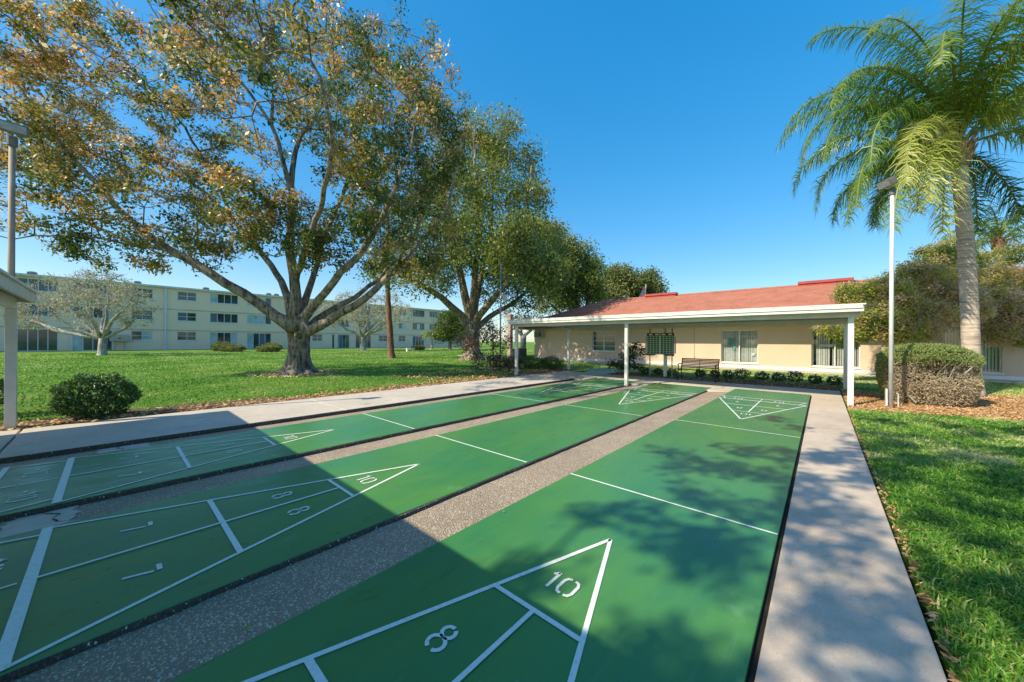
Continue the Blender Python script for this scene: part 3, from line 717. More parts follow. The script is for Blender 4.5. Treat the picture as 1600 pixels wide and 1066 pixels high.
# ------------------------------------------------------------------ apartment building
XF = -66.0
ap = empty('apartment_building', (XF, 0, 0)); tag(ap, 'three-storey flat-roofed beige apartment block across the lawn', 'building')
AY0, AY1 = -34.0, 56.1
W = []  # (y0,y1,z0,z1,n,style)
def wpx(pa, pb, fl, kind, n, tone='d', frame='window_frame'):
    ya = PX(pa, 500, XF)[1]; yb = PX(pb, 500, XF)[1]
    base = (0, 2.72, 5.6)[fl]
    z0, z1 = {'w': (1.28, 2.50), 'b': (1.22, 2.62), 'd': (-.02, 2.50)}[kind]
    W.append((ya, yb, base + z0, base + z1, n, tone, frame))
for fl in (0, 1, 2):
    wpx(205, 239, fl, 'w', 2); wpx(277, 307, fl, 'w', 2)
    wpx(488, 504, fl, 'w', 2); wpx(592, 606, fl, 'w', 2); wpx(623, 634, fl, 'w', 2)
for fl in (1, 2):
    wpx(328, 372, fl, 'b', 4); wpx(386, 424, fl, 'b', 4, 'l'); wpx(519, 546, fl, 'b', 4); wpx(556, 580, fl, 'b', 4)
    wpx(645, 663, fl, 'b', 3, 'd', 'window_bronze'); wpx(671, 684, fl, 'b', 3); wpx(113, 176, fl, 'b', 4); wpx(26, 91, fl, 'b', 4)
wpx(328, 372, 0, 'd', 4, 'lddl'); wpx(386, 424, 0, 'd', 4); wpx(519, 546, 0, 'd', 5, 'd', 'teal_frame'); wpx(556, 580, 0, 'd', 4)
wpx(645, 663, 0, 'd', 4); wpx(26, 91, 0, 'd', 4); wpx(113, 176, 0, 'd', 4); wpx(691, 704, 0, 'w', 2)
yy = -13
while yy > AY0 + 5:
    for fl in range(3): W.append((yy - 3.2, yy, (0, 2.72, 5.6)[fl] + (1.28 if fl else 0), (0, 2.72, 5.6)[fl] + 2.5, 3, 'd', 'window_frame'))
    yy -= 7
# wall with recesses: columns of piers and spandrels
mb = MB()
cols = sorted(set((round(a, 3), round(b_, 3)) for a, b_, *_ in W)); y = AY0
for (a, b_) in cols:
    mb.box(-.3, y, -.3, 0, a, 8.4)
    hs = sorted([(z0, z1) for (ya, yb, z0, z1, *_) in W if round(ya, 3) == a]); z = -.3
    for z0, z1 in hs: mb.box(-.3, a + .0005, z, 0, b_ - .0005, z0); z = z1
    mb.box(-.3, a + .0005, z, 0, b_ - .0005, 8.4); y = b_
mb.box(-.3, y, -.3, 0, AY1, 8.4)
mb.box(-14, AY0 - .001, -.3, -.301, AY0 + .3, 8.4).box(-14, AY1 - .3, -.3, -.301, AY1, 8.4).box(-14, AY0 + .301, -.3, -13.7, AY1 - .301, 8.4)
mb.build('wall', 'apartment_render', ap)
MB().box(-15, AY0, 8.401, .32, AY1 + .3, 8.44).build('roof', 'roof_gravel', ap)
MB().box(.30, AY0, 8.40, .345, AY1 + .3, 8.66).box(-15, AY1 + .302, 8.4, .345, AY1 + .345, 8.66).build('roof_edge', 'aged_white', ap)
for zb in (2.62, 5.48):
    MB().box(.001, AY0, zb, .045, AY1, zb + .13).build('floor_band', 'apartment_band', ap)
for ypx in (317, 440, 470, 535 - 10, 588, 640, 101, 190):
    yv = PX(ypx, 500, XF)[1]; MB().box(.001, yv - .3, -.2, .03, yv + .3, 2.60).box(.001, yv - .3, 2.76, .03, yv + .3, 5.47).box(.001, yv - .3, 5.62, .03, yv + .3, 8.39).build('pilaster', 'apartment_render', ap)
yv = PX(258, 549, XF)[1]; MB().box(.05, yv - .09, -.1, .2, yv + .09, 8.39).box(.2, yv - .09, -.1, .5, yv + .09, .02).build('downpipe', 'downpipe_white', ap)
for (ya, yb, z0, z1, n, tone, frm) in W:
    fr2 = MB(); e = .07
    fr2.box(-.14, ya, z0, -.06, yb, z0 + e).box(-.14, ya, z1 - e, -.06, yb, z1)
    for q in range(n + 1):
        yq = ya + (yb - ya - e) * q / n; fr2.box(-.139, yq, z0 + e, -.055, yq + e, z1 - e)
    if n == 2:
        for q in range(2):
            y_a = ya + (yb - ya - e) * q / n + e; y_b = ya + (yb - ya - e) * (q + 1) / n
            fr2.box(-.12, y_a, (z0 + z1) / 2 - .03, -.06, y_b, (z0 + z1) / 2 + .03)
    f = fr2.build('patio_door' if z1 - z0 > 2 else 'window', frm, ap)
    if z1 - z0 < 2: MB().box(-.05, ya - .1, z0 - .1, .06, yb + .1, z0 - .002).build('sill', 'window_frame', f)
    for q in range(n):
        tn = tone[q % len(tone)]
        y_a = ya + (yb - ya - e) * q / n + e; y_b = ya + (yb - ya - e) * (q + 1) / n
        mt = 'glass_light' if tn == 'l' and rng.uniform() < .8 else rng.choice(['glass_dark', 'glass_dark', 'glass_dark', 'curtain_grey' if False else 'glass_dark'])
        if tn == 'd' and rng.uniform() < .22: mt = 'glass_light' if rng.uniform() < .35 else 'curtain_grey'
        MB().box(-.11, y_a, z0 + e, -.10, y_b, z1 - e).build('pane', str(mt), f)
# roof air conditioners
for i, (px, py, lab) in enumerate([(50, 432, 'grey rooftop air conditioner farthest left on the apartment block'), (215, 439, 'grey rooftop air conditioner above the white downpipe area of the apartment block'), (322, 449, 'small grey rooftop air conditioner above the four-pane windows'), (420, 458, 'grey rooftop air conditioner seen between the two left oak limbs'), (432, 459, 'rooftop air conditioner just right of the one between the oak limbs'), (621, 478, 'rooftop air conditioner right of the straight brown trunk')]):
    p = PX(px, py, XF - 2.0)
    a = empty('rooftop_air_conditioner', (XF - 2.2, p[1], 8.44)); tag(a, lab, 'air conditioner', 'air conditioners on the apartment roof')
    a.scale = (.72, .72, .72); MB().box(-.45, -.5, .1, .45, .5, 1.0).build('casing', 'metal_grey', a, bevel=.03)
    MB().tube([(0, 0, 1.0), (0, 0, 1.08)], .36, 14).build('fan_cowl', 'ac_dark', a)
    gl_ = MB()
    for q in range(6): gl_.box(.452, -.42, .2 + q * .12, .462, .42, .25 + q * .12)
    gl_.build('grille', 'ac_dark', a)
    MB().box(-.4, -.45, 0, -.3, .45, .098).box(.3, -.45, 0, .4, .45, .098).build('rail', 'ac_dark', a)
# utility cabinet by the wall
p = PX(187, 535, XF + .5); a = empty('utility_cabinet', (XF + .5, p[1], -.02)); tag(a, 'beige utility cabinet on legs against the apartment wall beside the small pale tree', 'cabinet')
MB().box(-.25, -.85, 1.15, .25, .85, 1.95).build('box', 'utility_beige', a, bevel=.03)
MB().box(-.2, -.45, 0, -.12, -.35, 1.149).build('leg', 'utility_beige', a); MB().box(-.2, .35, 0, -.12, .45, 1.149).build('leg', 'utility_beige', a)
MB().box(.252, -.15, 1.42, .258, .12, 1.62).build('warning_sticker', 'label_red', a)
# patio slabs at the doors
mb = MB()
for pa, pb in ((35, 70), (130, 155), (545, 560), (575, 592), (650, 662)):
    ya = PX(pa, 500, XF)[1]; yb = PX(pb, 500, XF)[1]; mb.box(XF + .35, ya, -.1, XF + 3.0, yb, .0)
tag(mb.build('patio_pavement', 'smooth_concrete'), kind='structure')
# white bench near the apartments
p = G(641, 549.5); a = empty('garden_bench', (p[0], p[1], -.02), R(90)); tag(a, 'tiny white bench on the far lawn in front of the apartment patio doors', 'bench')
MB().box(-.6, -.2, .42, .6, .2, .48).build('seat', 'white_trim', a); MB().box(-.55, -.15, 0, -.45, .15, .419).build('leg', 'white_trim', a); MB().box(.45, -.15, 0, .55, .15, .419).build('leg', 'white_trim', a)

# ------------------------------------------------------------------ posts, lamps, board, bench
def flood_pole(x, y, h, r0, matn, lab, dirx, tilt=.5, rise=0.0):
    a = empty('lamp_pole', (x, y, -.02)); tag(a, lab, 'lamp pole', None)
    MB().tube([(0, 0, 0), (0, 0, h)], [r0, r0 * .82], 12).build('pole', matn, a, smooth=True)
    MB().tube([(0, 0, h + .0005), (0, 0, h + .16)], r0 * 1.35, 12).build('pole_cap', 'lamp_case', a)
    d = Vector((dirx[0], dirx[1], 0)).normalized(); sd = Vector((-d.y, d.x, 0))
    c = Vector((0, 0, h + .27)) + d * .12
    n = (d * math.cos(tilt) + Vector((0, 0, -math.sin(tilt)))).normalized(); u = sd.cross(n)
    head = MB(); head.obox(c, sd * .17, u * .085, n * .07); hd_ = head.build('flood_light', 'lamp_case', a, bevel=.02)
    MB().obox(c + n * .075, sd * .14, u * .06, n * .004).build('lens', 'metal_grey', hd_)
    fins = MB()
    for q in range(-3, 4): fins.obox(c - n * .082 + sd * q * .045, sd * .006, u * .09, n * .012)
    fins.build('cooling_fin', 'lamp_case', hd_)
    return a
p = (2.36, 9.59)
rp_ = flood_pole(p[0], p[1], 4.95, .043, 'pole_paint', 'tall pale lamp pole by the clipped hedge, its flood light tucked under the palm fronds', (-.8, -.6))
MB().box(-.09, -.07, 0, -.057, .07, .42).build('junction_box', 'pole_paint', rp_)
MB().tube([(.12, .02, 0), (.12, .02, .3), (.10, .0, .33)], .012, 6).build('stub_pipe', 'pole_paint', rp_)
q = D(18.5, 300, 6.15); flood_pole(q[0], q[1], 4.82, .045, 'pole_brown', 'lamp pole rising behind the left shelter with a long flood light head', (.75, .1), .15)
a = empty('lantern_post', (-10.52, 9.98, -.02)); tag(a, 'thin grey post with small white lantern in front of the second oak', 'lamp pole')
MB().tube([(0, 0, 0), (0, 0, 5.2)], [.042, .03], 10).build('pole', 'metal_grey', a, smooth=True)
lt = MB(); lt.tube([(.17, .12, 3.42), (.17, .12, 3.72)], [.09, .13], 8); l_ = lt.build('lantern', 'lamp_face', a)
MB().tube([(.17, .12, 3.721), (.17, .12, 3.80)], [.15, .04], 8).build('lantern_cap', 'lamp_case', l_)
MB().tube([(.03, .02, 3.6), (.10, .07, 3.64)], .012, 6).build('bracket', 'metal_grey', a)

# scoreboard
sb = empty('scoreboard', (-3.93, 12.72, 0)); tag(sb, 'green gridded scoreboard on thin posts in front of the clubhouse wall', 'scoreboard')
for xx in (-.44, .46): MB().tube([(xx, .05, -.02), (xx, .05, 2.0)], .022, 8).build('post', 'metal_grey', sb)
MB().box(-.55, -.02, .95, .55, .02, 1.85).build('frame', 'board_frame', sb)
MB().box(-.53, -.03, .97, -.012, -.021, 1.73).build('panel', 'board_green', sb); MB().box(.012, -.03, .97, .53, -.021, 1.73).build('panel', 'board_green', sb)
ln_ = MB()
for k in (-1, 1):
    for q in range(0, 5): xq = k * (.02 + q * .125); ln_.box(xq - .004, -.0335, .98, xq + .004, -.0305, 1.72)
    for q in range(0, 9): zq = .99 + q * .09; ln_.box(min(k * .02, k * .52), -.0330, zq - .004, max(k * .02, k * .52), -.0306, zq + .004)
ln_.build('grid_line', 'line_paint', sb)
pl = MB()
for xq in (-.45, -.20, .07, .33): MB().box(xq, -.03, 1.755, xq + .14, -.022, 1.815).build('name_plate', 'pale_plate', sb)
MB().box(-.008, -.034, .95, .008, -.022, 1.86).build('divider', 'white_trim', sb)
MB().box(-.56, .0, .90, -.2, .03, .948).box(.2, .0, .90, .56, .03, .948).build('chalk_tray', 'board_green', sb)
MB().box(-.62, -.01, 1.0, -.57, .015, 1.7).box(.57, -.01, 1.0, .62, .015, 1.7).build('side_rail', 'metal_grey', sb)
for xx in (-.44, .46): MB().box(xx - .02, .03, 1.86, xx + .02, .07, 2.02).build('bracket', 'board_frame', sb)

# bench
bn = empty('park_bench', (-2.38, 12.02, 0)); tag(bn, 'black metal slatted bench with high backrest on the shaded pavement', 'bench')
for s_ in (-1, 1):
    e = s_ * .64
    MB().tube([(e, 0, 0), (e, .02, .42), (e, .05, .60), (e, .0, .63)], .018, 8).build('leg', 'bench_iron', bn, smooth=True)
    MB().tube([(e, .52, 0), (e, .44, .36), (e, .47, .5), (e, .60, .84)], .018, 8).build('leg', 'bench_iron', bn, smooth=True)
    MB().tube([(e, .02, .40), (e, .44, .37)], .016, 8).tube([(e, -.04, .62), (e, .2, .635), (e, .50, .61)], .020, 8).build('armrest', 'bench_iron', bn, smooth=True)
st = MB()
for q in range(7): st.box(-.66, -.0 + q * .065, .425 - q * .006, .66, .045 + q * .065, .44 - q * .006)
st.build('seat', 'bench_slat', bn)
st = MB()
for q in range(7):
    f = q / 6; yq = .475 + f * .115; zq = .50 + f * .32; st.obox((0, yq - .025, zq), (.66, 0, 0), (0, .006, .0025), (0, -.008, .0185))
st.build('backrest', 'bench_slat', bn)
MB().tube([(0, .45, .46), (0, .57, .84)], .010, 6).build('back_strut', 'bench_iron', bn)

# condenser, pink column
p = D(811, 556, 30.5); a = empty('air_conditioner_unit', (p[0], p[1], -.02)); tag(a, 'dark boxy air conditioner unit on the ground past the clubhouse corner', 'air conditioner')
MB().box(-.5, -.45, .06, .5, .45, .85).build('casing', 'ac_dark', a, bevel=.03)
gg = MB()
for q in range(8): gg.box(-.42, -.462, .14 + q * .08, .42, -.452, .17 + q * .08)
gg.build('grille', 'metal_grey', a); MB().tube([(0, 0, .85), (0, 0, .92)], .34, 14).build('fan_cowl', 'metal_grey', a)
MB().box(-.65, -.6, -.03, .65, .6, .058).build('slab_base', 'smooth_concrete', a)
p = D(797, 540, 24); a = MB().box(-.13, -.13, 0, .13, .13, 3.2).box(-.17, -.17, 3.2005, .17, .17, 3.3).build('brick_pier', 'pink_brick'); a.location = (p[0], p[1], -.02)
tag(a, 'slim pinkish brick pier behind the far left shelter post', 'pier')

# flag
p = D(1004, 470, 34); a = empty('flag_pole', (p[0], p[1], -.02)); tag(a, 'striped flag hanging from its pole behind the clubhouse roof', 'flag')
MB().tube([(0, 0, 0), (.25, .2, 7.1)], [.04, .03], 8).build('pole', 'white_trim', a)
fl = MB(); Rv = Vector((RT[0], RT[1], 0)).normalized()
n = 12
for q in range(n):
    fl.cur = q % 2
    f0, f1 = q / n, (q + 1) / n
    top = Vector((.25, .2, 7.0)); A_ = Rv * -.06
    def fp(f, z): return top + Rv * (-.02 - f * (.25 + .6 * z)) + Vector((0, 0, -z * 1.3 - .25 * f)) + Vector((0, .05 * math.sin(f * 9), 0))
    fl.quad(fp(f0, 0.02), fp(f1, 0.02 + .0), fp(f1, 1), fp(f0, 1))
fl.build('flag_cloth', ['flag_red', 'flag_white'], a)

# ------------------------------------------------------------------ OAK 1
d0 = 14.1
def L(pts):  # (px,py,dep,r)
    return [(tuple(D(a, b_, c_)), r_) for a, b_, c_, r_ in pts]
base1 = G(467, 583); base1[2] = -.05
trunk1 = [(tuple(base1 + np.array([0, 0, z])), r_) for z, r_ in ((0, .84), (.10, .70), (.25, .58), (.5, .49), (.9, .43), (1.3, .41), (1.65, .43), (1.95, .44))] + L([(463, 505, 14.1, .42), (463, 492, 14.1, .32)])
limbs1 = [
 L([(458, 512, 14.0, .36), (430, 494, 13.9, .33), (380, 458, 13.5, .28), (330, 428, 13.2, .25), (267, 392, 12.8, .21), (225, 362, 12.5, .17), (180, 322, 12.2, .14), (143, 278, 12, .12), (105, 238, 11.8, .09), (60, 180, 11.5, .06), (10, 110, 11, .04)]),
 L([(267, 392, 12.8, .12), (200, 378, 13.2, .10), (143, 353, 13.5, .08), (86, 311, 13.8, .06), (20, 290, 14, .04)]),
 L([(225, 385, 13.1, .07), (158, 372, 12.6, .05), (90, 369, 12.4, .04), (20, 374, 12, .03)]),
 L([(457, 500, 14.3, .26), (450, 467, 14.5, .24), (440, 440, 14.7, .21), (424, 415, 15, .19), (400, 385, 15.3, .17), (365, 345, 15.6, .14), (318, 300, 16, .12), (262, 265, 16.3, .10), (200, 225, 16.5, .08), (130, 190, 16.8, .06)]),
 L([(365, 345, 15.6, .10), (330, 270, 15, .09), (290, 200, 14.6, .07), (235, 140, 14.2, .05), (190, 90, 14, .04)]),
 L([(462, 498, 14.0, .34), (462, 462, 14.0, .31), (459, 430, 14.0, .28), (453, 395, 14.0, .25), (455, 330, 14.0, .20), (457, 265, 14, .16), (468, 215, 14, .12), (500, 170, 14.1, .08), (530, 110, 14.2, .05)]),
 L([(456, 300, 14, .14), (440, 245, 13.6, .12), (424, 195, 13.3, .10), (390, 145, 13, .08), (335, 80, 12.6, .06), (280, 20, 12.3, .04)]),
 L([(424, 195, 13.3, .08), (432, 140, 13.4, .06), (415, 80, 13.4, .05), (405, 20, 13.5, .04)]),
 L([(468, 495, 14.3, .24), (478, 466, 14.6, .21), (487, 440, 14.9, .19), (496, 412, 15.2, .17), (515, 350, 15.8, .14), (545, 280, 16.3, .11), (565, 200, 16.6, .08), (590, 110, 16.9, .05)]),
 L([(472, 500, 13.9, .27), (494, 473, 13.6, .24), (522, 440, 13.1, .21), (560, 400, 12.5, .18), (595, 345, 12.1, .14), (620, 290, 11.9, .11), (645, 220, 11.8, .08), (655, 140, 11.8, .05)]),
 L([(480, 520, 13.9, .36), (514, 502, 13.7, .31), (551, 480, 13.5, .27), (586, 453, 13.3, .23), (628, 411, 13.2, .18), (665, 370, 13.2, .14), (700, 320, 13.4, .10), (715, 260, 13.6, .06)]),
 L([(482, 514, 14.2, .27), (512, 488, 14.8, .24), (555, 465, 15.6, .20), (590, 440, 16.4, .16), (640, 380, 17.2, .12), (680, 300, 17.6, .08), (690, 210, 18, .05)]),
 L([(462, 440, 14, .16), (500, 330, 11.5, .13), (520, 230, 9.8, .10), (500, 120, 8.6, .06)]),
]
limbs1 = [[(p_, r_ * (.63 if i_ else .80)) for i_, (p_, r_) in enumerate(l_)] for l_ in limbs1]
for q_ in (10, 11): limbs1[q_] = [(p_, r_ * .82) for p_, r_ in limbs1[q_]]
bl1 = []
for (px, py, rp, dp, ti) in [
 (55, 150, 85, 11.5, .72), (15, 60, 70, 11, .68), (120, 75, 60, 12.5, .62), (20, 250, 75, 12, .55), (90, 250, 70, 13.5, .45), (135, 300, 60, 12, .5),
 (40, 190, 60, 14.5, .7), (270, 50, 60, 12.5, .66), (330, 25, 60, 13, .62), (250, 120, 50, 14.5, .6), (310, 130, 55, 12, .66), (400, 50, 55, 13.5, .55),
 (430, 110, 50, 14.5, .5), (210, 200, 60, 16, .55), (300, 230, 60, 14.5, .6), (200, 260, 50, 14, .5), (260, 330, 75, 12.5, .55), (330, 350, 65, 13.5, .5),
 (380, 320, 60, 12, .55), (330, 290, 50, 16, .5), (390, 240, 55, 15.5, .5), (440, 350, 60, 12.8, .40), (470, 380, 40, 12.5, .35), (540, 60, 60, 15, .5),
 (510, 110, 60, 14, .5), (570, 130, 70, 16, .42), (620, 70, 55, 15.5, .55), (660, 110, 55, 13, .5), (640, 180, 75, 12.5, .45), (560, 220, 70, 14, .4),
 (500, 210, 50, 16, .42), (600, 260, 75, 13, .4), (680, 230, 60, 14, .4), (540, 310, 70, 15.5, .40), (610, 340, 75, 12.5, .38), (690, 300, 55, 14.5, .35),
 (560, 370, 60, 14, .38), (650, 380, 60, 13.5, .38), (500, 370, 50, 14.5, .42), (700, 180, 40, 15, .45), (450, 20, 45, 15, .55), (160, 20, 40, 11.5, .6),
 (620, 300, 60, 17, .35), (690, 370, 45, 16, .3), (150, 380, 40, 13.5, .45), (60, 350, 50, 12, .5), (240, 390, 40, 14, .5), (330, 400, 28, 14, .5)]:
    bl1.append(blob(px, py, rp, dp, ti))
for c_, r_, ti in (((-9.6, -1.0, 7.6), 2.2, .5), ((-8.6, 1.4, 8.0), 2.0, .45), ((-10.6, .8, 9.4), 2.4, .5), ((-7.6, -.6, 9.0), 1.6, .5), ((-9.5, 3.5, 7.5), 1.8, .4), ((-8.0, -3.0, 8.6), 1.7, .5)):
    bl1.append((c_, (r_, r_, r_ * .7), 2600 * (r_ / 2) ** 2, ti))
grow('oak_tree', tuple(base1), trunk1, limbs1, bl1, 1750, (66, .135, .072, .76), 'oak_bark', 'oak_leaf',
     'huge spreading oak with thick forked trunk and rust-tinged leaves, nearest on the lawn', 'tree', None, seed=11, trunk_flute=1.2, twigs=6, sig=.19, tsd=.2)

kn = MB(); kc = np.array(D(469, 526, 14.1)) - base1; tocam = unit(CAM - np.array(D(469, 526, 14.1))); tocam[2] = 0
kc = kc + tocam * .50; kr = np.cross(tocam, [0, 0, 1.]); pts = [tuple(kc + kr * .15 * math.cos(a_) + np.array([0, 0, .17]) * math.sin(a_) ) for a_ in np.linspace(0, 2 * math.pi, 15)]
kn.tube(pts, .06, 8, cap=False); oak1 = [o for o in COL.objects if o.name == 'oak_tree'][0]; kn.build('knot', 'oak_bark', oak1, smooth=True)
# ------------------------------------------------------------------ OAK 2
base2 = G(738, 562); base2[2] = -.05; d2 = float((base2 - CAM) @ FW)
trunk2 = [(tuple(base2 + np.array([0, 0, z])), r_) for z, r_ in ((0, 1.05), (.2, .85), (.5, .68), (1.0, .56), (1.8, .52), (2.4, .5))] + L([(737, 508, d2, .45), (737, 498, d2, .34)])
limbs2 = [
 L([(734, 520, d2, .34), (720, 492, d2, .30), (690, 465, d2 - 1, .24), (655, 442, d2 - 2, .18), (620, 430, d2 - 3, .12)]),
 L([(736, 505, d2, .36), (728, 470, d2, .32), (722, 440, d2, .28), (712, 400, d2, .24), (700, 350, d2 + 1, .2), (690, 280, d2 + 1, .14), (700, 220, d2 + 2, .08)]),
 L([(739, 500, d2 + .3, .30), (744, 468, d2 + 1, .26), (752, 430, d2 + 2, .22), (765, 370, d2 + 2, .18), (770, 300, d2 + 2, .12), (770, 220, d2 + 2, .07)]),
 L([(742, 505, d2, .3), (760, 480, d2 - 1, .26), (785, 450, d2 - 2, .2), (810, 400, d2 - 2, .16), (825, 330, d2 - 1, .1), (830, 260, d2 - 1, .06)]),
 L([(743, 515, d2, .26), (765, 495, d2 + 1, .22), (795, 478, d2 + 2, .18), (830, 450, d2 + 3, .12), (855, 420, d2 + 3, .08)]),
 L([(738, 490, d2, .3), (742, 430, d2 - 1, .24), (748, 380, d2 - 2, .2), (745, 300, d2 - 2, .14), (740, 220, d2 - 2, .07)]),
]
bl2 = []
for (px, py, rp, dd, ti) in [(780, 215, 38, 0, .5), (745, 240, 40, 2, .45), (810, 270, 42, 1, .45), (700, 260, 40, 2, .45), (770, 300, 48, -2, .42), (825, 320, 36, 0, .42),
 (720, 320, 48, 0, .40), (660, 330, 42, 2, .4), (690, 380, 45, -2, .38), (750, 380, 48, -3, .35), (810, 380, 42, -1, .35), (640, 400, 36, 0, .45), (655, 430, 30, -3, .5),
 (700, 425, 30, 2, .45), (790, 430, 36, 1, .32), (830, 420, 36, 2, .35), (855, 440, 28, 3, .35), (820, 465, 24, 1, .32), (770, 450, 26, 3, .35), (860, 385, 28, 2, .4), (735, 200, 25, 1, .5), (600, 430, 22, 0, .4), (790, 400, 34, -5.5, .4), (825, 415, 30, -6.5, .35), (848, 425, 24, -7.5, .35), (815, 360, 30, -6, .4)]:
    bl2.append(blob(px, py, rp, d2 + dd, ti))
grow('oak_tree', tuple(base2), trunk2, limbs2, bl2, 1000, (62, .24, .12, .93), 'oak_bark', 'dark_oak_leaf',
     'second big oak farther back with a steep dense dark crown, left of the clubhouse roof', 'tree', None, seed=12, step=.8, rtip=.02, trunk_flute=1.4, twigs=2, sig=.50)

# ------------------------------------------------------------------ more trees
def simple_tree(name, px, py, dep, blobs_, ntar, leaf, barkm, leafm, label, cat, seed, r0=.25, fork=None, step=1.0, rtip=.025, sig=.5, z0=-.05, group=None, twigs=2):
    b0 = D(px, py, dep); b0[2] = z0
    fz = fork or 1.5
    tr = [(tuple(b0), r0 * 1.5), (tuple(b0 + np.array([0, 0, .25])), r0 * 1.1), (tuple(b0 + np.array([.03, 0, fz * .6])), r0), (tuple(b0 + np.array([0, .05, fz])), r0)]
    bl = [blob(*q) for q in blobs_]; rs = np.random.default_rng(seed); lim = []
    for b_ in bl:
        e = np.array(b_[0]); s = b0 + np.array([0, 0, fz]); m_ = s * .5 + e * .5 + np.array([0, 0, -.06 * np.linalg.norm(e - s)]) + rs.normal(size=3) * .15
        lim.append([(tuple(s), r0 * .6), (tuple(m_), r0 * .42), (tuple(e), r0 * .16)])
    return grow(name, tuple(b0), tr, lim, bl, ntar, leaf, barkm, leafm, label, cat, group, seed=seed, step=step, rtip=rtip, sig=sig, twigs=twigs)
simple_tree('pale_tree', 160, 556, 31, [(60, 478, 30, 30, .6), (90, 455, 30, 31, .6), (130, 448, 32, 33, .6), (170, 450, 32, 31, .5), (205, 470, 30, 30, .45), (215, 495, 22, 31, .4), (120, 475, 32, 29, .6), (165, 478, 30, 33, .55), (50, 500, 16, 31, .6), (20, 490, 22, 31, .6)],
            300, (46, .13, .07, .88), 'pale_bark', 'pale_leaf', 'low wide pale-leaved tree with grey forked trunk in front of the apartment block', 'tree', 21, r0=.27, fork=1.5, step=.6, rtip=.02, sig=.26, group=None, twigs=4, )
simple_tree('pale_tree', 567, 549, 50, [(520, 492, 22, 49, .6), (545, 478, 22, 51, .6), (575, 474, 24, 50, .6), (605, 480, 24, 51, .6), (630, 490, 16, 49, .6), (560, 495, 20, 48, .5), (600, 500, 18, 48, .5)],
            320, (34, .17, .09, .9), 'pale_bark', 'pale_leaf', 'pale nearly bare tree in the distance between the big oak trunk and straight brown trunk', 'tree', 22, r0=.33, fork=2.0, step=.8, rtip=.03, sig=.4, group=None, twigs=4)
simple_tree('pale_tree', 817, 558, 36, [(800, 505, 14, 36, .5), (818, 498, 14, 36, .5), (838, 506, 12, 36, .5), (790, 490, 12, 37, .4)],
            90, (20, .2, .1, .7), 'pale_bark', 'pale_leaf', 'small forked tree seen under the shelter beyond the clubhouse corner', 'tree', 23, r0=.3, fork=2.0, step=.8, rtip=.03, sig=.4)
pb0 = G(612, 559.5); dpp = float((pb0 - CAM) @ FW)
grow('pine_tree', (pb0[0], pb0[1], -.05), [((pb0[0], pb0[1], -.05), .36)] + L([(611, 550, dpp, .27), (608, 500, dpp, .23), (606, 455, dpp, .2), (605, 400, dpp, .17), (606, 340, dpp, .12)]),
     [], [blob(606, 405, 34, dpp, .4), blob(590, 380, 30, dpp + 1, .4), (tuple(D(628, 370, dpp)), (1.6, 1.6, 1.4), 900, .4), blob(607, 345, 26, dpp, .4)], 170, (60, .2, .03, 1), 'pine_bark', 'far_leaf',
     'straight brown trunk of a tall pine between the two big oaks', 'tree', seed=31, step=.8, rtip=.02, sig=.4)
simple_tree('evergreen_tree', 703, 548, 58, [(700, 505, 18, 58, .15), (715, 518, 16, 57, .15), (692, 520, 14, 58, .2), (708, 495, 12, 58, .2)], 170, (50, .3, .16, 1), 'oak_bark', 'dark_oak_leaf', 'small dark green tree against the right end of the apartment block', 'tree', 24, r0=.25, fork=1.8)
simple_tree('oak_tree', 905, 545, 40, [(880, 390, 26, 40, .45), (905, 410, 28, 41, .4), (870, 430, 28, 39, .4), (900, 445, 26, 40, .35), (925, 430, 18, 40, .35), (860, 365, 16, 40, .5), (885, 465, 22, 40, .35), (855, 470, 22, 41, .35), (930, 460, 14, 40, .4)],
            420, (60, .3, .15, 1), 'oak_bark', 'dark_oak_leaf', 'dark bushy tree behind the left end of the red clubhouse roof', 'tree', 25, r0=.45, fork=3, step=1.2, rtip=.035, sig=.6)
simple_tree('oak_tree', 985, 545, 48, [(965, 435, 22, 48, .6), (985, 440, 20, 48, .55), (1012, 440, 18, 49, .5), (1025, 452, 12, 48, .5), (940, 455, 18, 48, .7), (960, 462, 20, 47, .75), (1000, 462, 16, 50, .5)],
            420, (44, .32, .16, 1), 'oak_bark', 'far_leaf', 'rounded grey-green tree peeking above the clubhouse ridge beside the flag', 'tree', 26, r0=.4, fork=3.5, step=1.2, rtip=.035, sig=.55)
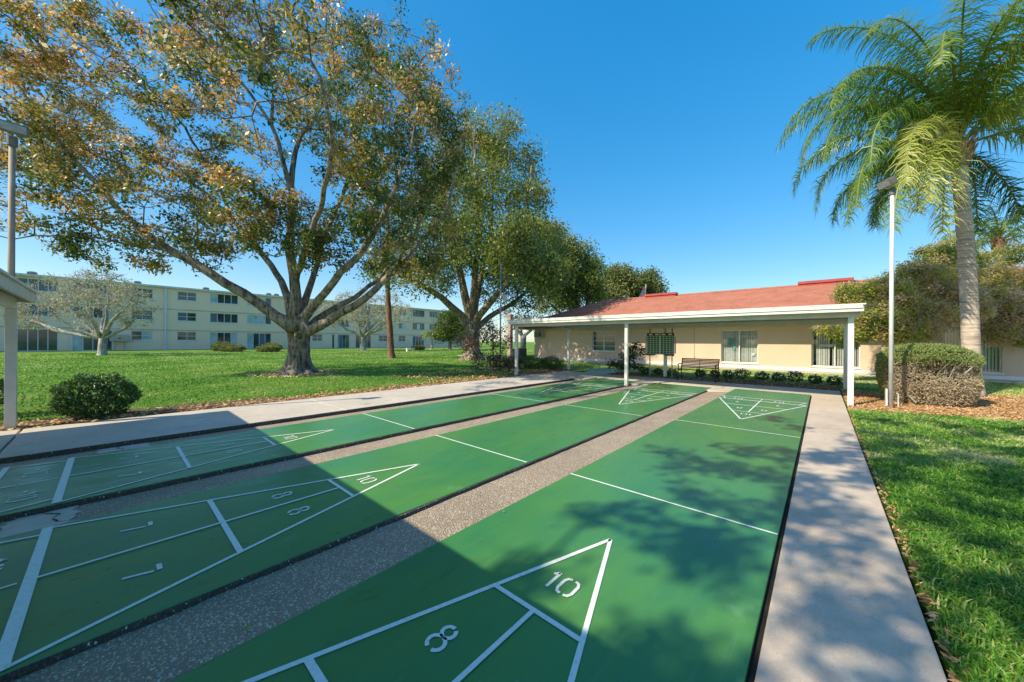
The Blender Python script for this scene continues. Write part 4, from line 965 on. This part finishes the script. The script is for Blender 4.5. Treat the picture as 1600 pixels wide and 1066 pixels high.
# the tree behind the camera that throws the dappled shade
bs_ = np.array([1.2, -10.4, -.05])
fk = tuple(bs_ + np.array([-.1, .1, 3.2]))
bsh = []
rs_ = np.random.default_rng(5)
for (sx, sy, rx, ry, h) in [(.35, 2.6, .8, .45, 9), (-.1, 2.3, .5, .3, 9.5), (.75, 3.3, .6, .35, 8.5), (.5, 1.2, .7, .45, 9), (.1, .3, .5, .35, 9.3), (.65, -.2, .6, .5, 9), (.75, 2.0, .5, .5, 8.6), (.9, 1.0, .5, .6, 9), (.55, 5.7, .6, .2, 8), (.2, -.75, .7, .3, 9),
                            (1.3, .6, .35, .5, 9.4), (1.3, 1.9, .4, .5, 9), (1.25, 3.0, .4, .5, 9), (1.3, 4.2, .45, .45, 8.6), (1.35, 5.4, .4, .2, 8.4), (1.3, -.5, .4, .4, 9.4),
                            (2.1, .4, .6, .6, 9), (2.3, 1.8, .8, .8, 9.3), (2.0, 3.2, .6, .6, 8.7), (2.6, 4.3, 1.0, .5, 9), (2.3, 5.6, .8, .35, 8.5), (2.6, 7.0, 1.3, .32, 8.5), (3.4, 5.0, 1.0, .6, 9.4), (3.6, 3.4, 1, .8, 9.2), (3.2, 2.2, .8, .6, 9), (4.4, 4.4, 1, .8, 9), (4.6, 6.2, 1.2, .5, 9), (3.5, .8, .8, .7, 9), (5, 2.4, 1, 1, 9.4), (4.2, 7.6, 1.2, .3, 8.6)]:
    h = h - 2.0; k_ = h / math.tan(R(ELEV)) / hd
    bsh.append(((sx - .35 * k_, sy - .94 * k_, h), (rx, ry * 1.0, .6), rx * ry * (.8 if .95 < sx < 1.5 else 1.0 if sx > 1.5 else .8), .4))
grow('oak_tree', tuple(bs_), [(tuple(bs_), .6), (tuple(bs_ + np.array([0, 0, .5])), .42), (fk, .36)],
     [[(fk, .2), ((-1.2, -10.2, 5.2), .08), ((-3.6, -9.4, 6.6), .03)], [(fk, .2), ((1.6, -8.0, 5.2), .08), ((1.6, -4.2, 6.8), .03)]],
     bsh, 330, (46, .12, .075, .97), 'oak_bark', 'dark_oak_leaf', 'oak behind the photographer that shades the right-hand walk and grass', 'tree', None, seed=41, step=.6, rtip=.008, sig=.11, power=2.0)

# ------------------------------------------------------------------ palms
def palm(name, base, top, r0, fronds, fl, label, seed, nleaf=135, ll=.86, lw=.034, group=None):
    r = np.random.default_rng(seed); root = empty(name, base); B = Vector(base); T = Vector(top)
    tag(root, label, 'palm tree', group)
    mb = MB(); n = 34; pts = []; rs = []
    for i in range(n + 1):
        f = i / n; p = B.lerp(T, f) + Vector((.06 * math.sin(f * 3), .04 * math.sin(f * 4), 0)) - B
        pts.append(p); rs.append(r0 * (1.35 - .35 * min(1, f * 9)) * (1 - .18 * f) * (1 + (.025 if i % 2 else 0)))
    mb.tube(pts, rs, 18); mb.build('trunk', 'palm_bark', root, smooth=True)
    Tl = T - B; bt = MB()
    bt.tube([Tl + Vector((0, 0, -.1)), Tl + Vector((0, 0, .15)), Tl + Vector((0, 0, .5)), Tl + Vector((0, 0, .9))], [r0 * .85, r0 * 1.3, r0 * 1.15, r0 * .45], 12)
    for q in range(14):
        an = r.uniform(0, 6.28); d = Vector((math.cos(an), math.sin(an), 0)); z = r.uniform(-.1, .5)
        bt.tube([Tl + d * r0 * .8 + Vector((0, 0, z)), Tl + d * (r0 * 1.3) + Vector((0, 0, z + .25)), Tl + d * (r0 * 1.9) + Vector((0, 0, z + .45))], [.07, .05, .02], 5)
    bt.build('leaf_base', 'boot_fibre', root)
    for (az, el, ln, tint, curl) in fronds:
        d = Vector((math.cos(az), math.sin(az), 0)); p = Tl + Vector((0, 0, .55)); e = el; pts = [p.copy()]; ns = 16
        for i in range(ns):
            e -= curl * (.35 + 1.3 * i / ns) / ns * 2
            e = max(e, -1.45)
            p = p + (d * math.cos(e) + Vector((0, 0, math.sin(e)))) * ln / ns; pts.append(p.copy())
        fr = MB(); fr.tube(pts, [.030 * (1 - .8 * i / ns) + .004 for i in range(ns + 1)], 5)
        f = fr.build('frond', 'frond_stalk', root)
        Pn = np.array([tuple(q) for q in pts]); V = []; tn = []
        for k in range(nleaf):
            u = .14 + .86 * (k + r.uniform()) / nleaf; x = u * ns; i = min(ns - 1, int(x)); g = x - i
            c = Pn[i] * (1-g) + Pn[i+1] * g; tg = unit(Pn[i+1] - Pn[i]); side0 = np.array([-d.y, d.x, 0.])
            L_ = ll * (math.sin(math.pi * min(1, .12 + u * .80)) ** .6) * r.uniform(.8, 1.15)
            for s_ in (-1, 1):
                dd = unit(side0 * s_ * r.uniform(.25, .8) + tg * r.uniform(.2, .7) + np.array([0, 0, r.uniform(-.75, .3)]) + r.normal(size=3) * .12)
                a = c.copy(); seg = 3; wn = unit(np.cross(dd, tg)); 
                for q in range(seg):
                    wd0 = lw * (1 - q / seg) ** .6 * .5; wd1 = lw * max(0, 1 - (q + 1) / seg) ** .6 * .5
                    b2 = a + dd * L_ / seg; V.append([a - tg * wd0, a + tg * wd0, b2 + tg * wd1, b2 - tg * wd1])
                    tn.append(tint + r.normal() * .07)
                    a = b2; dd = unit(dd + np.array([0, 0, -.85 - .35 * q]) + r.normal(size=3) * .05)
        npmesh('leaflet', np.array(V), 4, 'palm_leaf', f, np.array(tn))
    return root
def az_of(v): return math.atan2(v[1], v[0])
rdir = np.array([RT[0], RT[1]]); fdir = FW[:2]
def azp(deg):  # 0 = picture right, 90 = away from camera
    v = rdir * math.cos(R(deg)) + fdir * math.sin(R(deg)); return math.atan2(v[1], v[0])
pt = D(1497, 262, 10.1); pbase = (4.36, 13.75, -.05)
fr1 = [(azp(183), .42, 4.9, .42, 1.25), (azp(197), -.05, 4.9, .5, .9), (azp(212), -.1, 4.4, .85, 1.2), (azp(206), .38, 5.4, .85, 1.05), (azp(210), .15, 4.8, .8, 1.0), (azp(203), .2, 4.4, .9, 1.3), (azp(172), .2, 4.6, .35, 1.1), 
       (azp(188), 1.15, 6.0, .42, 1.25), (azp(200), 1.3, 6.4, .5, 1.15), (azp(165), 1.2, 6.0, .35, 1.2), (azp(178), .95, 5.4, .38, 1.35), (azp(215), 1.15, 5.8, .5, 1.3), (azp(140), 1.3, 6.0, .35, 1.2), (azp(235), 1.25, 5.6, .5, 1.3), (azp(100), 1.3, 5.8, .3, 1.2), (azp(60), 1.25, 6.0, .35, 1.2),
       (azp(20), 1.2, 6.0, .4, 1.25), (azp(0), .9, 5.2, .4, 1.35), (azp(-20), .45, 4.6, .6, 1.3), (azp(-5), 1.35, 6.4, .4, 1.1), (azp(-50), .95, 4.0, .8, 1.2), (azp(-80), 1.0, 4.6, .65, 1.35), (azp(-110), 1.25, 5.2, .55, 1.3), (azp(255), 1.2, 4.4, .65, 1.2),
       (azp(30), .2, 4.4, .3, 1.1), (azp(80), .4, 4.2, .2, 1.1), (azp(120), .4, 4.2, .25, 1.1), (azp(180), 1.42, 6.6, .4, 1.0), (azp(250), 1.4, 6.2, .45, 1.1), (azp(5), -.3, 3.4, .15, .6), (azp(150), -.2, 3.2, .2, .8)] + [(azp(a_), e_, l_, t_, c_) for a_, e_, l_, t_, c_ in ((195, .75, 5.4, .35, 1.3), (168, 1.05, 5.8, .3, 1.4), (155, .6, 5.0, .3, 1.3), (45, 1.0, 5.6, .35, 1.4), (75, .8, 5, .25, 1.4), (-35, 1.1, 5.2, .6, 1.4), (220, 1.35, 6, .5, 1.2), (128, 1.0, 5.4, .25, 1.3), (185, 1.3, 6.2, .45, 1.5), (-10, 1.1, 5.8, .45, 1.5), (35, 1.4, 6.4, .4, 1.2))]
fr1 = [(a_, e_, l_ * (.90 if e_ < .9 else .95), t_, c_) for a_, e_, l_, t_, c_ in fr1]
palm('palm_tree', pbase, (pt[0], pt[1], pt[2]), .185, fr1, 4.4, 'tall palm with grey trunk and drooping feathery fronds behind the clipped hedge', 51)
p = D(1562, 520, 17); pt2 = D(1562, 395, 17)
fr2 = [(azp(i * 30 + 10), .9 if i % 2 else .35, 2.7, .3 + .05 * (i % 4), 1.1) for i in range(12)] + [(azp(i * 51), 1.3, 2.6, .35, .8) for i in range(6)]
palm('palm_tree', (p[0], p[1], -.05), tuple(pt2), .15, fr2, 2.6, 'smaller palm standing behind the tall one at the right picture edge', 52, nleaf=60, ll=.45, lw=.035)
p = D(674, 548, 58); fr3 = [(azp(i * 36), .8 if i % 2 else .3, 2.2, .6, 1.1) for i in range(11)]
palm('palm_tree', (p[0], p[1], -.05), (p[0], p[1], 1.9), .16, fr3, 2.2, 'small short palm far off against the apartment wall', 53, nleaf=34, ll=.6, lw=.07)

# ------------------------------------------------------------------ shrubs
def shrub(name, base, ell, n, Lf, Wf, leafm, label, cat='shrub', tint=.4, seed=1, group=None, shell=.6, stems=9, stemr=.012, flowers=0, droop=0, tsd=.16, up=.0, stemmat='oak_bark', petals='petal', lumps=0):
    """ell: (rx,ry,rz); the plant stands on base"""
    r = np.random.default_rng(seed); root = empty(name, base); tag(root, label, cat, group)
    rx, ry, rz = ell; u = unit(r.normal(size=(n, 3))); rad = shell + (1 - shell) * r.uniform(size=(n, 1)) ** .5
    k = 1 + .10 * np.sin(u[:, :1] * 7 + seed) + .10 * np.sin(u[:, 1:2] * 9 + u[:, 2:] * 5)
    P = u * rad * k * np.array([rx, ry, rz]); P[:, 2] += rz * .98; P[:, 2] = np.abs(P[:, 2] - .02) + .02
    dirs = u + np.array([0, 0, up])
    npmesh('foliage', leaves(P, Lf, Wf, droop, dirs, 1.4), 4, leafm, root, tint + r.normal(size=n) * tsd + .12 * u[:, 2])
    mb = MB()
    for i in range(stems):
        a = r.uniform(0, 6.28); e = Vector((rx * .75 * math.cos(a), ry * .75 * math.sin(a), rz * r.uniform(.8, 1.7)))
        mb.tube([(e.x * .08, e.y * .08, -.03), tuple(e * .5 + Vector((0, 0, .06))), tuple(e)], [stemr * 1.4, stemr, stemr * .5], 5, cap=False)
    mb.build('stem', stemmat, root)
    if flowers:
        u2 = unit(r.normal(size=(flowers, 3))); u2[:, 2] = np.abs(u2[:, 2]); Pf = u2 * np.array([rx, ry, rz]) * 1.15; Pf[:, 2] += rz
        V = []; 
        for c in Pf:
            for q in range(5):
                a = q * 1.257 + r.uniform(); d = np.array([math.cos(a), math.sin(a), .4]); s = np.array([-math.sin(a), math.cos(a), 0]); l = .06
                V.append([c, c + d * l * .6 + s * l * .4, c + d * l, c + d * l * .6 - s * l * .4])
        npmesh('flower', np.array(V), 4, petals, root, r.uniform(size=len(V)))
    return root
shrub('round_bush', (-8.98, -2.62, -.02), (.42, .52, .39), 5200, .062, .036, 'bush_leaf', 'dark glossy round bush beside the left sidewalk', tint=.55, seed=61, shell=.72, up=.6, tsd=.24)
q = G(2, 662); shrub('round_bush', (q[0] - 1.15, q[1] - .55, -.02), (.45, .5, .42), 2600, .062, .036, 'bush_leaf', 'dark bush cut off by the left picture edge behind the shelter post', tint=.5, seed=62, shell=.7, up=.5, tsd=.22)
# scraggly red shrub at the far shelter's left post
grow('red_shrub', (-9.6, 8.55, -.05), [((-9.6, 8.55, -.05), .06), ((-9.6, 8.55, .3), .05)],
     [[((-9.6, 8.55, .3), .04), ((-10.3, 8.2, 1.0), .03), ((-10.9, 8.0, 1.5), .02)], [((-9.6, 8.55, .3), .04), ((-9.9, 8.9, 1.2), .03), ((-10.1, 9.0, 2.0), .02)], [((-9.6, 8.55, .3), .04), ((-9.2, 8.7, 1.0), .03)]],
     [((-10.7, 8.1, 1.35), (.6, .6, .4), 1, .75), ((-10.1, 8.7, 1.9), (.6, .5, .5), 1.1, .4), ((-9.4, 8.8, 1.5), (.5, .5, .5), .9, .5), ((-9.9, 8.4, .6), (.8, .6, .45), 1.2, .15), ((-9.2, 8.7, .5), (.5, .5, .4), .8, .2)],
     190, (16, .10, .055, .85), 'oak_bark', 'red_leaf', 'scraggly shrub with reddish leaves at the far left shelter post', 'shrub', seed=63, step=.2, rtip=.006, sig=.12, twigs=3)
for i, (x_, y_, a_, lab) in enumerate([(-10.3, 12.2, .75, 'spiky dark green juniper left of the back shelter post'), (-9.35, 12.6, .7, 'spiky dark green juniper hiding the foot of the back shelter post'), (-11.4, 11.9, .6, 'low grassy green shrub behind the far left shelter post')]):
    shrub('juniper_bush', (x_, y_, -.02), (a_, a_ * .8, .33), 3200, .14, .016, 'bush_leaf', lab, tint=.45, seed=64 + i, shell=.3, up=1.6, group='junipers beside the path', stems=4)
grow('rose_bush', (-5.75, 12.95, -.03), [((-5.75, 12.95, -.03), .03), ((-5.75, 12.95, .2), .03)],
     [[((-5.75, 12.95, .2), .02), ((-5.3, 12.9, .8), .012), ((-4.95, 12.9, 1.25), .01)], [((-5.75, 12.95, .2), .02), ((-5.9, 13, .7), .012)]],
     [((-5.0, 12.9, 1.1), (.42, .3, .3), 1, .3), ((-5.5, 13, .8), (.45, .3, .3), 1, .3), ((-6.0, 12.9, .35), (.5, .35, .3), 1.3, .2), ((-5.2, 12.9, .35), (.5, .35, .28), 1.2, .2)], 85, (15, .10, .07, 1), 'oak_bark', 'bush_leaf',
     'leggy dark-leaved bush leaning beside the middle shelter post', 'shrub', seed=67, step=.15, rtip=.005, sig=.09, twigs=2)
PLs = [(1006, 586, 0), (1027, 587, 0), (1048, 588, 0), (1093, 589, 0), (1116, 590, 0), (1136, 591.5, 2), (1158, 592, 10), (1190, 594, 8), (1216, 596, 9), (1241, 597, 14), (1273, 600, 3), (1305, 602.5, 2)]
PLL = ['dark low plant just right of the middle shelter post', 'dark low plant behind the scoreboard left post', 'dark low plant behind the scoreboard right post', 'dark plant seen through the left half of the bench', 'dark plant seen through the right half of the bench',
       'leafy bedding plant just right of the bench', 'tall white-flowered bedding plant, second right of the bench', 'low white-flowered bedding plant under the left clubhouse blinds window', 'white-flowered bedding plant left of the widest one', 'widest white-flowered bedding plant in the row', 'bedding plant with few flowers, next to last on the right', 'last bedding plant beside the right back shelter post']
for i, (px, py, fl_) in enumerate(PLs):
    q = G(px, py, 0); sc = 1.0 + (.25 if i in (6, 9) else 0)
    shrub('bedding_plant', (q[0], q[1] + .1, -.012), (.21 * sc, .2, .15 * sc), 260, .085, .05, 'bush_leaf', PLL[i], 'plant', tint=.45, seed=70 + i, group='bedding plants along the clubhouse bed', shell=.3, up=.6, stems=4, stemr=.006, flowers=max(fl_ * 3, 14) if fl_ else 0)
# clipped hedge
def hedge():
    r = np.random.default_rng(91); base = (3.12, 11.2, -.02); root = empty('clipped_hedge', base)
    tag(root, 'big clipped box-shaped hedge, green on top and brown and bare in front, before the palm', 'hedge')
    n = 34000; rx, ry, zt = .86, .92, 1.47
    th = r.uniform(0, 2 * math.pi, n); z = r.uniform(0, 1, n); top = r.uniform(size=n) < .33
    pw = 2.7
    den = (np.abs(np.cos(th)) ** pw + np.abs(np.sin(th)) ** pw) ** (-1 / pw)
    rr_ = np.where(top, np.sqrt(r.uniform(0, 1, n)), 1.0)
    taper = np.where(top, 1, .84 + .16 * np.sin(np.clip(z, 0, 1) * 2.2)) 
    X = rx * den * np.cos(th) * rr_ * taper; Y = ry * den * np.sin(th) * rr_ * taper
    dome = zt - .30 * (np.clip(np.hypot(X / rx, Y / ry), 0, 1.3)) ** 3
    Z = np.where(top, dome, z * (dome - .06) + .05)
    out = np.stack([np.cos(th), np.sin(th), np.zeros(n)], 1); out[top] = (0, 0, 1)
    P = np.stack([X, Y, Z], 1)
    # bare hollow in the front, seen from the courts
    fx = P @ np.array([*rdir, 0]); fy = P @ np.array([*fdir, 0])
    front = np.clip((-Y / ry - .45) * 3.5, 0, 1) * np.clip((1.10 - Z) * 3.5, 0, 1) + .25 * np.clip(X, 0, 1) * np.clip((1.35 - Z) * 3, 0, 1)
    hol = np.exp(-(((X - .2) / .5) ** 2 + ((Z - .84) / .17) ** 2)) * (Y < 0) * (~top)
    P -= out * (np.abs(r.normal(size=n)) * .05)[:, None] + out * (hol * .50 * r.uniform(.6, 1.2, n))[:, None]
    keep = r.uniform(size=n) > hol * .6
    wav = .15 * np.sin(fx * 5) + .12 * np.sin(Z * 9 + fx * 3)
    brown = np.clip(front * .9 + wav + r.normal(size=n) * .22 - np.where(top, .35 - .3 * np.clip(X, 0, 1), 0), 0, 1)
    tint = np.where(brown > .42, .62 + .3 * r.uniform(size=n), .15 + .38 * r.uniform(size=n))
    P, out, tint = P[keep], out[keep], tint[keep]
    tan = np.cross(out, rng.normal(size=out.shape))
    npmesh('foliage', leaves(P, .065, .014, -.1, out * .6 + tan * .8, 1.2), 4, 'hedge_leaf', root, tint)
    mb = MB()
    for i in range(190):
        a = r.uniform(0, 6.28); k = (abs(math.cos(a)) ** pw + abs(math.sin(a)) ** pw) ** (-1 / pw) * r.uniform(.72, 1.0)
        e = Vector((rx * k * math.cos(a), ry * k * math.sin(a), r.uniform(.1, 1.3))); s = Vector((e.x * .25, e.y * .25, e.z * .3)); m_ = (s + e) / 2 + Vector(r.normal(size=3) * .12)
        mb.tube([s, m_, e], [.018, .012, .005], 4, cap=False)
    # dense twiggy core so that the inside reads solid
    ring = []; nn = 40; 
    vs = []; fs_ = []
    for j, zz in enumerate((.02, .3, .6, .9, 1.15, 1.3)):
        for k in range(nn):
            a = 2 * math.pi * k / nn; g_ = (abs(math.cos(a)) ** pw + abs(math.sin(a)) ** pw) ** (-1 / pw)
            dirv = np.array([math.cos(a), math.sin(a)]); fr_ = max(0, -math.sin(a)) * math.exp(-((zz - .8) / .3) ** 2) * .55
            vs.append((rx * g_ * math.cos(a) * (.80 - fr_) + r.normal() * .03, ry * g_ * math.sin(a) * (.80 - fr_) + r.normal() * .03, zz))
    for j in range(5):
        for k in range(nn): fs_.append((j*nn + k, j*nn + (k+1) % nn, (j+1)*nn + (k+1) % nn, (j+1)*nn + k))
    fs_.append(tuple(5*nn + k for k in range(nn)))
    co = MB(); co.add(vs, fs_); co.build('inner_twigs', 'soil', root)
    mb.build('branch', 'pale_bark', root)
hedge()
# ragged big shrubs behind the hedge
bl = []
for (px, py, rp, dp, ti) in [(1338, 462, 22, 14.2, .45), (1350, 500, 28, 13.5, .3), (1385, 470, 36, 13.8, .55), (1400, 510, 26, 13.3, .4), (1430, 445, 36, 14.2, .5), (1440, 495, 32, 13.4, .65),
                              (1480, 430, 32, 14.6, .45), (1490, 480, 34, 13.6, .7), (1325, 515, 20, 13.6, .35), (1295, 515, 12, 13.4, .3), (1460, 400, 26, 15.2, .2), (1495, 395, 22, 15.4, .2)]:
    bl.append(blob(px, py, rp, dp, ti))
b0 = D(1425, 590, 14.0); b0[2] = -.05
grow('ragged_shrub', tuple(b0), [(tuple(b0), .16), (tuple(b0 + np.array([0, 0, .5])), .13), (tuple(b0 + np.array([.05, 0, 1.2])), .11)],
     [[(tuple(b0 + np.array([.05, 0, 1.0])), .09), (tuple(D(1380, 510, 13.8)), .07), (tuple(D(1320, 480, 13.9)), .04)], [(tuple(b0 + np.array([.05, 0, 1.2])), .09), (tuple(D(1440, 480, 14)), .07), (tuple(D(1480, 430, 14.4)), .04)]],
     bl, 760, (105, .10, .042, .93), 'pale_bark', 'scrub_leaf', 'wide ragged yellow-green and rusty shrub between shelter and palm trunk', 'shrub', tsd=.22, seed=81, step=.3, rtip=.009, sig=.16, twigs=5)
bl = [blob(*q) for q in [(1560, 440, 28, 14.8, .5), (1590, 460, 34, 14.2, .55), (1550, 480, 30, 13.8, .65), (1600, 510, 30, 13.8, .5), (1620, 470, 40, 14.5, .5), (1560, 520, 16, 13.6, .7), (1535, 410, 16, 15.5, .2), (1580, 400, 16, 16, .2), (1640, 520, 30, 14, .5)]]
b0 = D(1590, 590, 14.2); b0[2] = -.05
grow('ragged_shrub', tuple(b0), [(tuple(b0), .14), (tuple(b0 + np.array([0, 0, .5])), .12), (tuple(b0 + np.array([.05, 0, 1.2])), .1)],
     [[(tuple(b0 + np.array([.05, 0, 1.0])), .09), (tuple(D(1560, 500, 13.9)), .05)], [(tuple(b0 + np.array([.05, 0, 1.2])), .09), (tuple(D(1610, 470, 14.2)), .05)]],
     bl, 620, (80, .10, .042, .97), 'pale_bark', 'scrub_leaf', 'ragged rusty shrub at the right picture edge, right of the palm trunk', 'shrub', tsd=.22, seed=82, step=.3, rtip=.009, sig=.16, twigs=5)
# clipped balls near the apartments
for i, (px, py, dp, rr_, lab) in enumerate([(347, 549, 44, (1.0, 1.0, .55), 'rounded olive bush by the apartments, left of its pair'), (364, 551, 42, (1.3, 1.1, .42), 'low wide olive bush, right of its pair by the apartments'), (425, 547, 44, (1.0, 1.0, .5), 'upper round bush just left of the oak trunk by the apartments'), (419, 550, 42, (1.2, 1.1, .38), 'low wide bush in front of the round one left of the oak trunk'), (653, 548, 56, (1.1, .9, .35), 'low green bush near the white bench far across the lawn')]):
    p = D(px, py, dp); shrub('clipped_bush', (p[0], p[1], -.02), rr_, 2200, .16, .10, 'far_leaf', lab, tint=.6, seed=95 + i, group='clipped bushes near the apartments', shell=.8)

# ------------------------------------------------------------------ grass, litter, mulch chips
def blades(name, P, h, wd, label_kind, tintbase, lean=.5, zbase=-.022):
    n = len(P); r = rng
    az = r.uniform(0, 2 * math.pi, n); dx = np.stack([np.cos(az), np.sin(az), np.zeros(n)], 1)
    ln = r.uniform(.1, lean, n)[:, None]; az2 = r.uniform(0, 2 * math.pi, n); ld = np.stack([np.cos(az2), np.sin(az2), np.zeros(n)], 1)
    H = h[:, None] * r.uniform(.6, 1.3, (n, 1)); Wd = wd[:, None]
    B = np.concatenate([P, np.full((n, 1), zbase)], 1); up = np.array([0, 0, 1.])
    m_ = B + up * H * .6 + ld * H * ln * .35; tp = B + up * H * .95 * (1 - ln * .45) + ld * H * (.25 + ln)
    V1 = np.stack([B - dx * Wd * .5, B + dx * Wd * .5, m_ + dx * Wd * .42, m_ - dx * Wd * .42], 1)
    V2 = np.stack([m_ - dx * Wd * .42, m_ + dx * Wd * .42, tp + dx * Wd * .06, tp - dx * Wd * .06], 1)
    tn = tintbase + r.normal(size=n) * .17
    o = npmesh(name, np.concatenate([V1, V2]), 4, 'grass_blade', None, np.concatenate([tn, tn])); tag(o, kind='stuff'); return o
def field(P, s=1.3):
    return .5 + .25 * np.sin(P[:, 0] * s + 1.7 * np.sin(P[:, 1] * s * .6)) + .25 * np.sin(P[:, 1] * s * 1.3 + 1.1 * np.sin(P[:, 0] * s * 1.9))
# right lawn: density falls with distance
n = 210000; U = rng.uniform(size=(n, 2)); X = 1.60 + U[:, 0] ** 1.25 * 7.4; Yv = -1.6 + U[:, 1] ** 1.5 * 11.2
P = np.stack([X, Yv], 1); lim = 8.25 + (X - 1.6) * .31 + rng.normal(size=n) * .08
P = P[Yv < lim]; dist = np.hypot(P[:, 0] - CAM[0], P[:, 1] - CAM[1]); n = len(P)
fy_ = field(P); fz_ = field(P, 3.7)
bare = np.exp(-((P[:, 0] - 1.62) / .10) ** 2)
keep = rng.uniform(size=n) > bare * .7; P, dist, fy_, fz_ = P[keep], dist[keep], fy_[keep], fz_[keep]
dry_ = np.clip(field(P, 2.3) + .6 * field(P, 5.1) - .95, 0, 1)
blades('lawn_grass', P, .045 + .012 * fz_ + .002 * dist, .0045 + .0014 * dist, 1, .40 + .32 * (fy_ - .5) + .22 * (fz_ - .5) + .02 * np.clip(dist, 0, 9) + .8 * dry_, lean=1.1)
n = 230000; U = rng.uniform(size=(n, 2)); X = -8.6 - U[:, 0] ** 1.9 * 46; Yv = -14 + U[:, 1] * 62
P = np.stack([X, Yv], 1); dist = np.hypot(P[:, 0] - CAM[0], P[:, 1] - CAM[1]); kx = ((P - CAM[:2]) @ np.array(RT[:2])) / np.maximum(.1, (P - CAM[:2]) @ FW[:2])
ok = (kx < .25) & (kx > -1.6) & ((P - CAM[:2]) @ FW[:2] > 1) & ~((P[:, 0] > -9.3) & (P[:, 1] < 14)) & ~((np.hypot(P[:, 0] - base1[0], P[:, 1] - base1[1]) < 1.0 + .5 * rng.uniform(size=n)))
P, dist = P[ok], dist[ok]; fy_ = field(P, .5); fz_ = field(P, 1.7)
blades('lawn_grass', P, .038 + .0006 * dist, .009 + .0014 * dist, 1, .47 + .25 * (fy_ - .5) + .25 * (fz_ - .5) + .004 * dist, lean=.9)
n = 60000; U = rng.uniform(size=(n, 2)); P = np.stack([-16 + U[:, 0] * 27, 14.0 + U[:, 1] * 6.2], 1); P = P[(P[:, 1] > 14.1) | (P[:, 0] < -6.4)]
blades('lawn_grass', P, np.full(len(P), .05), np.full(len(P), .03), 1, .86 + .2 * (field(P, 1) - .5), lean=.9)
def litter(name, P, z, Lf, Wf, mat='dry_leaf', tint=.5, kind='stuff', tilt=.35):
    n = len(P); az = rng.uniform(0, 6.283, n); d = np.stack([np.cos(az), np.sin(az), rng.normal(size=n) * tilt], 1); s = np.stack([-np.sin(az), np.cos(az), rng.normal(size=n) * tilt], 1)
    Lf = Lf * rng.uniform(.5, 1.4, (n, 1)); Wf = Wf * rng.uniform(.6, 1.3, (n, 1)); B = np.concatenate([P, np.full((n, 1), z) + rng.uniform(.004, .022, (n, 1))], 1)
    V = np.stack([B - d * Lf * .5, B + s * Wf * .5, B + d * Lf * .5, B - s * Wf * .5], 1)
    o = npmesh(name, V, 4, mat, None, tint + rng.normal(size=n) * .25); tag(o, kind=kind); return o
P = np.stack([rng.uniform(1.61, 7.5, 26000), rng.uniform(8.2, 14.4, 26000)], 1); P = P[(P[:, 1] > 8.25 + (P[:, 0] - 1.6) * .31 + rng.normal(size=len(P)) * .12) & ((P[:, 1] < 13) | (P[:, 0] > 3))]
litter('mulch_chips', P, -.012, .09, .022, tint=.55)
P = np.stack([-8.44 - np.abs(rng.normal(size=5200)) * .42, rng.uniform(-6, 12, 5200)], 1); litter('fallen_leaves', P, -.012, .075, .04, tint=.5)
P = np.stack([rng.uniform(-6.2, 1.55, 9000), rng.uniform(12.45, 14.1, 9000)], 1); litter('mulch_chips', P, -.010, .08, .03, tint=.3)
P = np.stack([1.585 + np.abs(rng.normal(size=900)) * .035, rng.uniform(-1, 8.2, 900)], 1); litter('fallen_leaves', P, -.01, .04, .018, tint=.4)
P = np.stack([rng.uniform(1.6, 5, 90), rng.uniform(-1, 8, 90)], 1); litter('fallen_leaves', P, .012, .05, .014, tint=.6, tilt=.15)
r_ = rng.uniform(.5, 1.9, 1800); a_ = rng.uniform(0, 6.28, 1800); litter('fallen_leaves', np.stack([base1[0] + r_ * np.cos(a_), base1[1] + r_ * np.sin(a_)], 1), 0, .09, .05, tint=.8)
P = np.concatenate([np.stack([rng.uniform(-12.5, -8.5, 2600), rng.uniform(5, 13, 2600)], 1)]); litter('fallen_leaves', P, .02, .08, .045, tint=.45)
# scattered leaves on hard surfaces
P = np.stack([rng.uniform(-6, 1.5, 70), rng.uniform(-2.6, 10, 70)], 1); litter('leaf_scraps', P, -.004, .022, .012, tint=.3, tilt=.1)
q = G(385, 993, -.04); lf = npmesh('fallen_leaf', np.array([[[-.018, 0, 0], [0, -.013, .006], [.02, .002, 0], [.001, .014, .006]]]), 4, 'scrub_leaf', None, np.array([.3])); lf.location = (q[0], q[1], stripz(q[0], -1.523, -.914, -.060, -.004) + .012)
tag(lf, 'single olive leaf lying on the dark aggregate strip in the foreground', 'leaf')
print('faces', sum(len(o.data.polygons) for o in COL.objects if o.type == 'MESH'))
